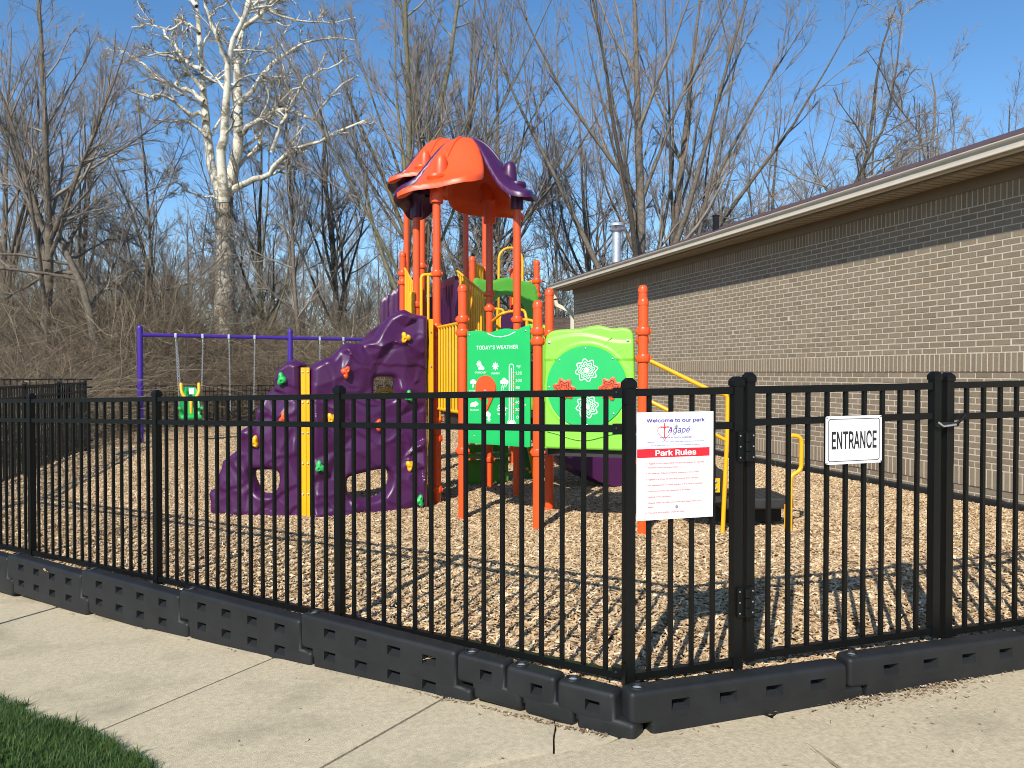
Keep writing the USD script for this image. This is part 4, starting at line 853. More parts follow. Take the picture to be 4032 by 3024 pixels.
for c in ([(.02, 1.60), (.08, 1.52), (.11, 1.44)], [(.78, 1.62), (.66, 1.56), (.58, 1.50)], [(.50, 1.56), (.57, 1.65), (.62, 1.70)]): put2('panel_ridge', MB().tube([(x, y, .028) for x, y in fillet([(*q, 0) for q in c])[:, :2]], [.002] + [.006] * (len(fillet([(*q, 0) for q in c])) - 2) + [.002], 6).vf(), Tg, 'lime_plastic', lp, smooth=True)
put2('panel_ridge', MB().tube([(x, .82 + .035 * math.cos(x * 9), .027) for x in np.linspace(.03, Wg - .03, 24)], .005, 6).vf(), Tg, 'lime_plastic', lp, smooth=True)
# lime window panel on the far side of the low deck, and the green one with a clear bubble on the high deck
Tq, Wq = panelT('F4', 'B', .07)
q1 = smoothpoly([(0, .98), (0, .98), (0, 1.80), (.06, 1.90), (.25, 1.86), (.45, 1.93), (.65, 1.88), (Wq - .05, 1.90), (Wq, 1.80), (Wq, .98), (Wq, .98)])
put2('window_panel', plate(q1.difference(Point(Wq / 2, 1.45).buffer(.28)), .04, lambda p, d: .022 - .012 * np.clip(1 - d / .014, 0, 1), lambda p, d: -.02 + 0 * d), Tq, 'lime_plastic', ps, smooth=40)
Tb, Wb = panelT('p2', 'p3', -.01, .05)
q2 = smoothpoly([(0, 2.02), (0, 2.02), (0, 2.66), (.03, 2.72), (.12, 2.70), (.28, 2.67), (.42, 2.73), (.58, 2.745), (.72, 2.70), (.86, 2.70), (Wb, 2.62), (Wb, 1.70), (Wb, 1.70), (0, 1.70), (0, 1.70)])
bp_ = put2('bubble_panel', plate(q2.difference(Point(Wb * .50, 2.21).buffer(.275, quad_segs=16)), .03, lambda p, d: .022 - .012 * np.clip(1 - d / .014, 0, 1), lambda p, d: -.02 + 0 * d), Tb, 'leaf_plastic', ps, smooth=40)
put2('rim', plate(Point(Wb * .50, 2.21).buffer(.35, quad_segs=16).difference(Point(Wb * .50, 2.21).buffer(.28, quad_segs=16)), .03, lambda p, d: .036 + 0 * d, lambda p, d: .016 + 0 * d), Tb, 'leaf_plastic', bp_, smooth=40)
put2('clear_window', extr(Point(Wb * .50, 2.21).buffer(.285), .006, .010), Tb, 'clear_plastic', bp_)
for x, y, r, m in ((.52, 2.16, .10, 'red_print'), (.64, 2.30, .07, 'red_print'), (.40, 2.08, .07, 'yellow_plastic')):
    g_ = put2('window_gear', plate(Polygon(wave_ring(x, y, r, .010, 14)), .03, lambda p, d: .030 + 0 * d, lambda p, d: .014 + 0 * d), Tb, m, bp_); put2('gear_hub', MB().rev([(.018, .03), (.018, .05), (0, .055)], (x, y, 0), 10).vf(), Tb, 'hold_green', g_, smooth=30)
bolts(bp_, Tb, [(.08, 2.60), (Wb - .08, 2.55)], .02, .014)

# ---- purple panels and slides
def slotted(p, q, z0, z1, z0b, z1b, n, m='purple_plastic'):
    p, q = A_(p), A_(q); L = np.linalg.norm(q - p); T = frame((*p, 0), q - p); sl0, sl1 = (z0b - z0) / L, (z1b - z1) / L
    pg = Polygon([(0, z0), (L, z0b), (L, z1b), (0, z1)]).buffer(-.03).buffer(.03); hs = []
    for k in range(n):
        x = L * (k + 1) / (n + 1); hs.append(LineString([(x, z0 + sl0 * x + .14), (x, z1 + sl1 * x - .12)]).buffer(.030))
    return put2('slotted_panel', plate(pg.difference(unary_union(hs)), .035, lambda p_, d: .03 - .015 * np.clip(1 - d / .02, 0, 1), lambda p_, d: -.03 + 0 * d), T, m, ps, smooth=40)
slotted((2.21, 9.62), (2.23, 10.78), 1.85, 2.62, 2.05, 2.66, 5)
def trough(name, pts, hw, side, m, skirt=.03):
    P = fillet(pts, .35, 10); V = []; prof = A_([(-hw - .04, side - .02), (-hw - .02, side), (-hw, side - .01), (-hw + .02, .04), (-hw + .09, 0), (hw - .09, 0), (hw - .02, .04), (hw, side - .01), (hw + .02, side), (hw + .04, side - .02), (hw + .02, -skirt), (hw - .10, -skirt - .02), (-hw + .10, -skirt - .02), (-hw - .02, -skirt)])
    for i, p in enumerate(P):
        t = nrm(P[min(i + 1, len(P) - 1)] - P[max(i - 1, 0)]); s_ = nrm(np.cross(t, [0, 0, 1])); u = np.cross(s_, t); V.append(p + prof[:, :1] * s_ + prof[:, 1:] * u)
    n = len(prof); K = len(P); V = np.vstack(V); F = []
    for k in range(K - 1):
        for i in range(n):
            j = (i + 1) % n; F += [[k * n + i, (k + 1) * n + i, k * n + j], [k * n + j, (k + 1) * n + i, (k + 1) * n + j]]
    return put(name, (V, F), m, ps, smooth=40)
trough('slide', [(2.60, 8.85, 1.38), (2.78, 8.86, 1.34), (3.50, 8.91, .50), (4.05, 8.96, .24), (4.55, 9.00, .22)], .26, .20, 'purple_plastic', .30)
trough('slide', [(1.90, 11.1, 1.98), (1.55, 11.1, 1.93), (1.05, 11.3, 1.25), (.95, 12.1, .70), (1.0, 13.0, .30)], .24, .20, 'purple_plastic')
for yy in (10.62, 11.62): put('slide_hood', plate_ := (lambda vf: (xf(vf[0], frame((1.50, yy, 0), (1, 0))), vf[1]))(plate(smoothpoly([(0, 1.85), (0, 1.85), (-.03, 2.42), (.06, 2.54), (.22, 2.58), (.36, 2.58), (.36, 1.85)], it=1), .03, lambda p, d: .035 - .02 * np.clip(1 - d / .03, 0, 1) ** 2 + .012 * (np.abs(p[:, 0] - .10) < .02), lambda p, d: -.035 + 0 * d)), 'purple_plastic', ps, smooth=40)
put('slide_hood', MB().addm(rbox((.10, .96, .17), .03).translate([1.80, 11.12, 2.62])), 'purple_plastic', ps, smooth=35)
put('hood_panel', MB().addm(rbox((.30, .05, .34), .025).translate([2.06, 11.2, 2.33])), 'purple_plastic', ps, smooth=35)
tubepart('slide_rail', [(2.56, 9.20, 2.02), (2.60, 8.93, 2.10), (2.90, 8.96, 2.16), (2.92, 8.90, 1.95)], .018, 'yellow_paint')
put('slide_side', (lambda vf: (xf(vf[0], frame((2.60, 8.94, 0), (.99, .10))), vf[1]))(plate(Polygon([(0, 1.38), (.31, 1.40), (.31, 2.14), (0, 2.08)]).buffer(-.02).buffer(.02), .05, lambda p, d: .02 + 0 * d, lambda p, d: -.02 + 0 * d)), 'purple_plastic', ps)
# ---- ground-level counter panel and leaf climber under the decks
Tc = frame((2.22, 9.52, 0), (.95, .10), (.10, -.995, 0))
c_ = put2('counter_panel', plate(sbox(0, -.05, .66, .46).difference(sbox(.06, .26, .60, .36)).buffer(-.02).buffer(.02), .04, lambda p, d: .02 - .01 * np.clip(1 - d / .015, 0, 1), lambda p, d: -.02 + 0 * d), Tc, 'leaf_plastic', ps, smooth=40)
put2('shelf', MB().addm(rbox((.60, .03, .20), .012).translate([.33, .33, .10])).vf(), Tc, 'leaf_plastic', c_, smooth=35)
bolts(c_, Tc, [(.05, .08), (.61, .10)], .02, .012, 'black_plastic')
Tl = frame((3.02, 9.75, 0), (.96, .05), (.05, -.998, 0))
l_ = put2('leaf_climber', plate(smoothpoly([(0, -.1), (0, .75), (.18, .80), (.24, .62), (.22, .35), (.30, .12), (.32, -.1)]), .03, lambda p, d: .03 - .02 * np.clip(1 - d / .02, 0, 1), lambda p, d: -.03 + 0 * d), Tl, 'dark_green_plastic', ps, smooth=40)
for x, y in ((.05, .10), (.10, .20), (.05, .32), (.14, .42), (.16, .10), (.20, .06)): put2('step_peg', MB().rev([(.02, .03), (.02, .05), (0, .06)], (x, y, 0), 10).vf(), Tl, 'yellow_plastic', l_, smooth=30)
tubepart('climber_pole', [(3.05, 9.6, .95), (3.27, 9.62, -.1)], .02, 'yellow_paint')
# ---- steps, stringers and handrails by the entry
sd_ = nrm(A_([.613, -.145])); bk = A_([-sd_[1], sd_[0]]); p1_ = A_([3.635, 5.749]); p2_ = A_([4.248, 5.604]); ax = A_([[sd_[0], sd_[1], 0], [bk[0], bk[1], 0], [0, 0, 1]])
def tread(c, wx, wy, z):
    m_ = rbox((wx, wy, .095), .018); v, f, _ = meshkit.arrays(m_); t = put('step_tread', (v @ ax + A_([c[0], c[1], z - .0475]), f), 'deck_rubber', ps, smooth=35)
    gr = MB()
    for r in range(5):
        for k in range(max(2, int(wx / .075))):
            q = c + sd_ * (-wx / 2 + .06 + k * .072) + bk * (-wy / 2 + .09 + r * (wy - .16) / 4.2); gr.box((q[0], q[1], z + .0015), (.040, .075, .005), ax)
    put('tread_grip', gr, 'deck_rubber', t, kind='stuff'); return t
tread(p1_ + sd_ * .335 + bk * .33, .62, .60, .30); tread(p1_ - sd_ * .10 + bk * .36, .30, .60, .535); tread(p1_ - sd_ * .36 + bk * .42, .28, .58, .76)
for off_ in (.05, .63):
    o = p1_ - sd_ * .30 + bk * off_; T = frame((*o, 0), sd_)
    put2('stringer', extr(smoothpoly([(-.12, .42), (-.12, .78), (.05, .78), (.20, .66), (.33, .50), (.36, .28), (.20, .26)], it=1), -.02, .02), T, 'deck_rubber', ps)
put('step_riser', MB().box((*(p1_ + sd_ * .335 + bk * .44), .13), (.60, .34, .16), ax), 'black_plastic', ps)
sc_ = MB()
for k in range(7): sc_.rev([(.006, 0), (.006, .004), (0, .005)], (*(p1_ + sd_ * (.12 + .075 * k) + bk * .268), .185), 6, (-bk[0], -bk[1], 0))
put('riser_screw', sc_, 'steel', ps)
h = tubepart('hand_rail', [(*Pt['F3'], 1.51), (*(Pt['F3'] + (p1_ - Pt['F3']) * .08), 1.49), (*(p1_ - sd_ * .06), 1.215), (*(p1_ + sd_ * .045), 1.20), (*(p1_ + sd_ * .045), .9), (*p1_, -.15)], .0185, 'yellow_paint')
tubepart('loop_bar', [(*(p1_ - sd_ * .075), 1.205), (*(p1_ - sd_ * .075), .45)], .016, 'yellow_paint', par=h)
tubepart('cross_bar', [(*(p1_ - sd_ * .075), .865), (*(p1_ + sd_ * .045), .80)], .015, 'yellow_paint', par=h)
tubepart('hand_rail', [(*(Pt['F3'] + A_([.05, -.01])), 1.14), (*(p1_ - sd_ * .19), .93), (*(p1_ - sd_ * .07), .87)], .0185, 'yellow_paint')
mp_ = put('mount_plate', MB().box((*(p1_ - sd_ * .055 - bk * .012), .425), (.065, .008, .12), ax), 'yellow_paint', ps)
bo = MB()
for z in (.455, .395): bo.rev([(.014, 0), (.014, .004), (.006, .008), (0, .008)], (*(p1_ - sd_ * .06 - bk * .017), z), 12, (-bk[0], -bk[1], 0))
put('plate_bolt', bo, 'steel', mp_)
g_ = tubepart('grab_loop', [(*(p2_ - sd_ * .03), -.15), (*(p2_ - sd_ * .03), .50), (*(p2_ + sd_ * .065), .545), (*(p2_ + sd_ * .065), .835), (*(p2_ - sd_ * .05), .85), (*(p2_ - sd_ * .05), .54)], .0185, 'yellow_paint')
put('step_leg', MB().cyl((*(p2_ - sd_ * .055 + bk * .03), .25), (*(p2_ - sd_ * .055 + bk * .03), -.15), .016, 10), 'yellow_paint', ps, smooth=35)
tubepart('wavy_climber', [(3.64 + .03 * math.sin(k * 1.7), 7.40, -.1 + .09 * k) for k in range(9)], .03, 'yellow_plastic')

# ------------------------------------------------------------------ swings
S1, S2 = A_([-2.94, 18.992]), A_([.316, 19.669]); es_ = nrm(S2 - S1); S3 = S2 + es_ * np.linalg.norm(S2 - S1)
sw = thing('swing_set', 'purple steel swing frame with a level top beam behind the climbing wall', 'swing set')
for p in (S1, S2, S3): put('post', MB().rev([(.0635, -.5), (.0635, 2.36), (.066, 2.362), (.066, 2.39), (.055, 2.425), (.03, 2.445), (0, 2.45)], (*p, 0), 20), 'purple_paint', sw, smooth=35)
for a, c in ((S1, S2), (S2, S3)):
    bm = put('beam', MB().tube([(*a, 2.225), (*(a + (c - a) * .06), 2.225), (*(a + (c - a) * .0601), 2.225), (*(a + (c - a) * .94), 2.225), (*c, 2.225)], [.048, .048, .044, .044, .048], 16), 'purple_paint', sw, smooth=35)
def ray_t(px): # place along the first beam read from the photograph
    r = fw + rt * (px - 2016) / 3028; n = A_([-es_[1], es_[0]]); t = (n @ (S1 - CAM[:2])) / (n @ r[:2]); return (CAM[:2] + r[:2] * t - S1) @ es_
hang = [ray_t(693.6), ray_t(799.5), ray_t(902.8), ray_t(1003.6)]; L_ = np.linalg.norm(S2 - S1)
hp_ = [S1 + es_ * t for t in hang] + [S2 + es_ * (L_ * q) for q in (.22, .40, .58, .76)]
for p in hp_: put('hanger', MB().addm(rbox((.055, .12, .11), .015).translate([p[0], p[1], 2.225])).cyl((*p, 2.19), (*p, 2.10), .014, 8), 'galvanised', sw, smooth=35)
def chain(p, z0, q, z1, par):
    mb = MB(); a, c = A_([*p, z0]), A_([*q, z1]); n = int(np.linalg.norm(c - a) / .034); t = nrm(c - a); x = nrm(np.cross(t, [0, 1, 0])); y = np.cross(t, x)
    for k in range(n):
        o = a + (c - a) * (k + .5) / n; s_ = x if k % 2 else y; m_ = [o + s_ * .012 * sx + t * .020 * tz for sx, tz in ((0, -1), (1, -.55), (1, .55), (0, 1), (-1, .55), (-1, -.55), (0, -1))]
        mb.tube(m_, .0042, 4)
    put('chain', mb, 'galvanised', par, smooth=True)
ts = thing('bucket_swing', 'green high-backed bucket swing seat with yellow Y-shaped harness hanging on chains', 'swing')
mid = (hp_[0] + hp_[1]) / 2; front_ = A_([es_[1], -es_[0]])
fx = lambda s, z, o: A_([*(mid + es_ * s + front_ * o), z])
chain(hp_[0], 2.10, mid - es_ * .235 + front_ * .10, .52, ts); chain(hp_[1], 2.10, mid + es_ * .235 + front_ * .10, .52, ts)
chain(hp_[0] + A_([.02, .05]), 2.10, mid - es_ * .20 - front_ * .05, 1.0, ts)
Tk = frame((*(mid - front_ * .05), 0), es_, A_([*front_, 0]))
Tk[:3, 1] = nrm(A_([*(-front_ * .22), 1.0])); Tk[:3, 3] += A_([*(front_ * .12), .0])
put2('back_shell', plate(smoothpoly([(-.23, .34), (-.23, .34), (-.21, .72), (-.17, 1.03), (-.10, 1.07), (.10, 1.07), (.17, 1.03), (.21, .72), (.23, .34), (.23, .34)], it=1), .03, lambda p, d: .02 + .10 * np.clip(np.abs(p[:, 0]) / .22 - .62, 0, 1) ** 1.0, lambda p, d: -.02 + .10 * np.clip(np.abs(p[:, 0]) / .22 - .62, 0, 1)), Tk, 'dark_green_plastic' if False else 'hold_green', ts, smooth=40)
put('seat', MB().addm(rbox((.44, .42, .09), .035), frame((*(mid + front_ * .18), .36), es_, (0, 0, 1)) @ np.diag([1, 1, 1, 1.0])), 'hold_green', ts, smooth=35) if False else put('seat', (lambda vf: (vf[0] @ A_([[*es_, 0], [*front_, 0], [0, 0, 1]]) + A_([*(mid + front_ * .20), .36]), vf[1]))(meshkit.arrays(rbox((.45, .42, .10), .04))[:2]), 'hold_green', ts, smooth=35)
for s in (-.235, .235): put('side_arm', (lambda vf: (vf[0] @ A_([[*es_, 0], [*front_, 0], [0, 0, 1]]) + A_([*(mid + es_ * s + front_ * .16), .56]), vf[1]))(meshkit.arrays(rbox((.05, .34, .06), .02))[:2]), 'hold_green', ts, smooth=35)
hy = put('harness', MB().tube(fillet([fx(-.19, 1.13, .05), fx(-.19, .92, .14), fx(-.10, .78, .20), fx(0, .76, .22), fx(.10, .78, .20), fx(.19, .92, .14), fx(.19, 1.13, .05)], .12), .036, 10).tube([fx(0, .76, .22), fx(0, .62, .27), fx(0, .44, .30)], [.040, .034, .030], 10), 'yellow_plastic', ts, smooth=True)
put('warning_tag', MB().box(fx(.03, .95, .075), (.11, .006, .14), A_([[*es_, 0], [*front_, 0], [0, 0, 1]])), 'white_print', ts)
t2 = thing('swing_chain_pair', 'pair of bare swing chains hanging from the middle of the first beam', 'swing')
chain(hp_[2], 2.10, hp_[2] + es_ * .02, .47, t2); chain(hp_[3], 2.10, hp_[3] - es_ * .03, .47, t2)
belt = put('belt_seat', MB().tube([(*(hp_[2] + es_ * .02), .47), (*(hp_[2] * .75 + hp_[3] * .25), .34), (*((hp_[2] + hp_[3]) / 2), .30), (*(hp_[2] * .25 + hp_[3] * .75), .34), (*(hp_[3] - es_ * .03), .47)], .035, 8), 'black_plastic', t2, smooth=True)
t3 = thing('swing_chain_pair', 'pair of swing chains seen just above the purple climbing wall', 'swing')
for k in (4, 5): chain(hp_[k], 2.10, hp_[k], .5, t3)
put('belt_seat', MB().tube([(*hp_[4], .5), (*((hp_[4] + hp_[5]) / 2), .34), (*hp_[5], .5)], .035, 8), 'black_plastic', t3, smooth=True)
# ------------------------------------------------------------------ trees
def at_len(P, R, par, t):
    """points, tangents, radii at parameter t (0..1) of the polylines par"""
    K = P.shape[1]; x = t * (K - 1); i = np.minimum(x.astype(int), K - 2); fr = (x - i)[:, None]
    a, b_ = P[par, i], P[par, i + 1]; return a + (b_ - a) * fr, nrm(b_ - a), R[par, i] * (1 - fr[:, 0]) + R[par, i + 1] * fr[:, 0]
def grow(rg, P, R, n, t0, t1, ang, lenf, K, wig, up, rmax, rend, lsd=.25, tpow=1.0, taper=.55):
    B = len(P); par = np.repeat(np.arange(B), n); N = len(par)
    t = t0 + (t1 - t0) * rg.random(N) ** tpow; o, tg, r = at_len(P, R, par, t)
    Lp = np.linalg.norm(np.diff(P, axis=1), axis=2).sum(1)[par]
    q = nrm(np.cross(tg, nrm(rg.normal(size=(N, 3))))); a = np.radians(rg.normal(ang[0], ang[1], N))[:, None]
    d = nrm(tg * np.cos(a) + q * np.sin(a)); L = Lp * lenf * (1 - taper * t) * np.clip(rg.normal(1, lsd, N), .35, 1.8)
    out = np.empty((N, K, 3)); out[:, 0] = o; st = (L / (K - 1))[:, None]
    for k in range(1, K):
        d = nrm(d + rg.normal(0, wig, (N, 3)) + A_([0, 0, up])); out[:, k] = out[:, k - 1] + d * st
    r0 = np.minimum(r * rg.uniform(.45, .75, N), rmax); RR = r0[:, None] + (np.minimum(rend, r0) - r0)[:, None] * np.linspace(0, 1, K) ** .8
    return out, RR
def joinm(*vf):
    V, F, n = [], [], 0
    for v, f in vf: V.append(v); F.append(f + n); n += len(v)
    return np.vstack(V), np.vstack(F)
def trunk_line(rg, H, r0, K=12, lean=(0, 0), wig=.035, top=.02):
    d = nrm(A_([lean[0], lean[1], 1.0])); P = np.zeros((1, K, 3)); P[0, 0] = (0, 0, -.6)
    for k in range(1, K): d = nrm(d + rg.normal(0, wig, 3) + A_([0, 0, .03])); P[0, k] = P[0, k - 1] + d * (H + .6) / (K - 1)
    s = np.linspace(0, 1, K); R = (r0 + (top - r0) * s ** .85)[None]; R[0, 0] *= 1.25
    return P, R
def bare_tree(seed, H, r0, kind='ascending', lean=(0, 0), dens=1.0):
    """(trunk mesh, crown mesh) of a leafless tree standing at the origin"""
    rg = np.random.default_rng(seed); P, R = trunk_line(rg, H, r0, 14, lean, .03 if kind != 'crooked' else .09); A = lambda n: max(1, int(round(n * dens)))
    if kind == 'ascending':
        L1 = grow(rg, P, R, 6, .22, .55, (24, 8), .62, 10, .06, .06, r0 * .62, .012, .12)
        L2a = grow(rg, P, R, A(14), .35, .97, (42, 12), .34, 8, .09, .07, r0 * .34, .012)
        L2b = grow(rg, *L1, A(9), .15, .95, (34, 10), .38, 8, .09, .06, r0 * .34, .012)
    elif kind == 'fan':
        L1 = grow(rg, P, R, 8, .10, .42, (23, 9), .72, 12, .045, .045, r0 * .6, .012, .10)
        L2a = grow(rg, P, R, A(10), .3, .97, (30, 10), .36, 8, .07, .07, r0 * .34, .012)
        L2b = grow(rg, *L1, A(11), .18, .96, (26, 8), .36, 8, .07, .06, r0 * .34, .012)
    elif kind == 'crooked':
        L1 = grow(rg, P, R, 7, .30, .70, (48, 14), .55, 10, .17, .05, r0 * .55, .014, .2)
        L2a = grow(rg, P, R, A(10), .45, .98, (50, 14), .30, 8, .17, .04, r0 * .34, .012)
        L2b = grow(rg, *L1, A(9), .2, .97, (46, 14), .36, 8, .17, .04, r0 * .34, .012)
    else:                                                        # thin pole-like sapling
        L1 = grow(rg, P, R, 5, .35, .75, (28, 9), .42, 8, .07, .06, r0 * .5, .008, .2)
        L2a = grow(rg, P, R, A(16), .25, .97, (45, 14), .22, 7, .10, .05, r0 * .36, .010)
        L2b = grow(rg, *L1, A(6), .2, .95, (38, 12), .36, 7, .10, .05, r0 * .36, .010)
    L2 = np.vstack([L2a[0], L2b[0][:, :L2a[0].shape[1]]]), np.vstack([L2a[1], L2b[1][:, :L2a[0].shape[1]]])
    wg = .16 if kind == 'crooked' else .11
    L3 = grow(rg, *L2, A(9), .15, .97, (36, 12), .44, 5, wg, .035, .022, .0075); L4 = grow(rg, *L3, A(6), .15, 1.0, (34, 14), .50, 4, wg, .03, .0105, .0048, .35)
    L4b = grow(rg, *L2, A(8), .5, 1.0, (30, 14), .28, 4, wg, .03, .012, .005, .35)
    tr = joinm(tubes(P, R, 10), tubes(*L1, 6)); cr = joinm(tubes(*L2, 4), tubes(*L3, 3), tubes(*L4, 3), tubes(*L4b, 3))
    return tr, cr
TREE = {}
def classtree(name, bark, tw, *a, **k):
    tr, cr = bare_tree(*a, **k); c = stage.CreateClassPrim('/World/' + name); used['/World/' + name] = 0
    put('trunk', tr, bark, c, smooth=True); put('crown', cr, tw, c, smooth=True); TREE[name] = c
classtree('tall_tree_kind', 'bark', 'twig', 101, 19, .24, 'ascending'); classtree('mossy_tree_kind', 'bark_moss', 'twig', 102, 20, .22, 'ascending')
classtree('fan_tree_kind', 'bark', 'twig', 103, 20, .30, 'fan', dens=.80); classtree('crooked_tree_kind', 'bark', 'twig_grey', 104, 14, .19, 'crooked')
classtree('slender_tree_kind', 'bark', 'twig_grey', 105, 14, .11, 'sapling'); classtree('round_tree_kind', 'bark_dark', 'twig', 106, 15, .20, 'fan', dens=.85)
classtree('thin_tree_kind', 'bark_dark', 'twig', 107, 12, .085, 'sapling')
def place(kind, px, d, scale, rot, label, group=None, name='bare_tree', leanx=0.0):
    """stands the tree d metres ahead, where the photograph's column px (of 2212) meets that distance"""
    p = CAM + (f0 + rt * (px - 1106) / 1661) * d
    x = UsdGeom.Xform.Define(stage, path_of(name)); pr_ = x.GetPrim(); pr_.GetReferences().AddInternalReference(TREE[kind].GetPath()); pr_.SetInstanceable(True)
    x.AddTranslateOp().Set(Gf.Vec3d(float(p[0]), float(p[1]), -.45)); 
    if leanx: x.AddRotateYOp().Set(float(leanx))
    x.AddRotateZOp().Set(float(rot)); x.AddScaleOp().Set(Gf.Vec3f(*([float(scale)] * 3)))
    return cd(pr_, label, 'tree', group)
T_ = 'tall_tree_kind'; Mo = 'mossy_tree_kind'; Fa = 'fan_tree_kind'; Cr = 'crooked_tree_kind'; Sl = 'slender_tree_kind'; Ro = 'round_tree_kind'
heroes = [
 (T_, 96, 27, .92, 20, 'dark twin-forked bare tree near the left edge, above the far left fence', 0), (T_, 20, 31, .85, 200, 'bare tree cut by the left edge of the photo', 0),
 (Cr, 232, 26, 1.0, 70, 'bare tree with a leaning trunk between the left twin tree and the white sycamore', -9), (T_, 162, 34, .8, 130, 'straight grey-brown tree just right of the left twin tree', 0),
 (Sl, 318, 30, .95, 0, 'slender pale-trunked sapling behind the toddler swing', 0), (Cr, 392, 33, .85, 160, 'thin crooked tree left of the white sycamore', 0),
 (Mo, 578, 31, .72, 40, 'mossy straight trunk right of the white sycamore, above the swing beam', 0), (Sl, 655, 30, 1.0, 90, 'slender tree above the middle swing post', 0),
 (T_, 735, 36, .85, 300, 'bare tree left of the two mossy trunks, above the climbing wall', 0),
 (Mo, 862, 28, .98, 210, 'left of the two mossy trunks rising behind the orange canopy', 0), (Mo, 905, 29, 1.05, 330, 'right of the two mossy trunks rising behind the orange canopy', 0),
 (Fa, 985, 34, .95, 60, 'many-stemmed bare tree right behind the canopy peak', 0), (T_, 1062, 37, .95, 10, 'tall bare tree behind the purple right half of the canopy', 0),
 (Cr, 1128, 30, .82, 110, 'grey crooked-limbed tree just right of the canopy', 5), (Sl, 1215, 36, 1.0, 45, 'slender tree above the downspout corner of the brick building', 0),
 (T_, 1290, 40, .9, 250, 'bare tree left of the vent pipe', 0), (Fa, 1378, 32, 1.12, 140, 'biggest fan-shaped bare tree, straight behind the vent pipe', 0), (Fa, 1425, 35, 1.05, 20, 'second trunk of the big fan-shaped tree, right of the vent pipe', 3),
 (Sl, 1500, 40, 1.15, 200, 'slender tree right of the big fan-shaped tree', 0), (Cr, 1560, 42, 1.2, 10, 'crooked tree above the dark roof stub', 0), (Ro, 1635, 44, 1.15, 80, 'bare tree leaning above the middle of the gutter', 6),
 (Cr, 1752, 36, 1.26, 240, 'vine-hung tree with a wide crown standing clear against the sky', 0), (Ro, 1835, 43, 1.12, 310, 'tree with thin upright limbs right of the vine-hung tree', 4),
 (Ro, 1990, 38, 1.0, 190, 'rounded bare tree second from the right edge', 0), (Cr, 2095, 31, 1.16, 30, 'dark bare tree at the right, its crown reaching highest near the right edge', 0), (Ro, 2190, 40, 1.05, 100, 'bare tree at the very right edge above the roof', 0)]
for k, px, d, s, r, lab, ln in heroes: place(k, px, d, s, r, lab, None, 'bare_tree', ln)
rg = np.random.default_rng(77); kinds = [Sl, 'thin_tree_kind', Ro, T_, Cr, Mo]
for k in range(120):
    px = -140 + 2500 * (k + rg.uniform(0, 1)) / 120; d = rg.uniform(33, 66); kd = kinds[rg.choice(6, p=[.3, .25, .15, .1, .12, .08])]
    right = px > 1500; hmax = (420 if not right else 560)
    s = rg.uniform(.75, 1.05) * (1.0 if not right else 1.10) * d / 50
    s *= {Sl: 1.0, 'thin_tree_kind': 1.1, Ro: .8, T_: .62, Cr: .85, Mo: .6}[kd]
    zone = next(z for lim, z in ((0, 'beyond the left edge of the photo'), (190, 'behind the left twin tree'), (420, 'behind the bucket swing'), (560, 'behind the white sycamore'), (700, 'above the middle swing post'), (840, 'above the climbing wall'), (960, 'behind the mossy trunks'), (1130, 'behind the canopy roofs'), (1290, 'above the downspout corner'), (1440, 'behind the big fan-shaped tree'), (1640, 'above the middle of the gutter'), (1880, 'behind the vine-hung tree'), (2212, 'above the right end of the roof'), (9999, 'beyond the right edge of the photo')) if px < lim)
    desc = {Sl: 'slender grey', 'thin_tree_kind': 'pole-thin dark', Ro: 'round-crowned', T_: 'tall brown', Cr: 'crooked grey', Mo: 'mossy'}[kd]
    place(kd, px, d, s, rg.uniform(0, 360), f'{desc} bare tree far back in the woods {zone}', 'bare trees far back in the woods ' + zone, 'woodland_tree')

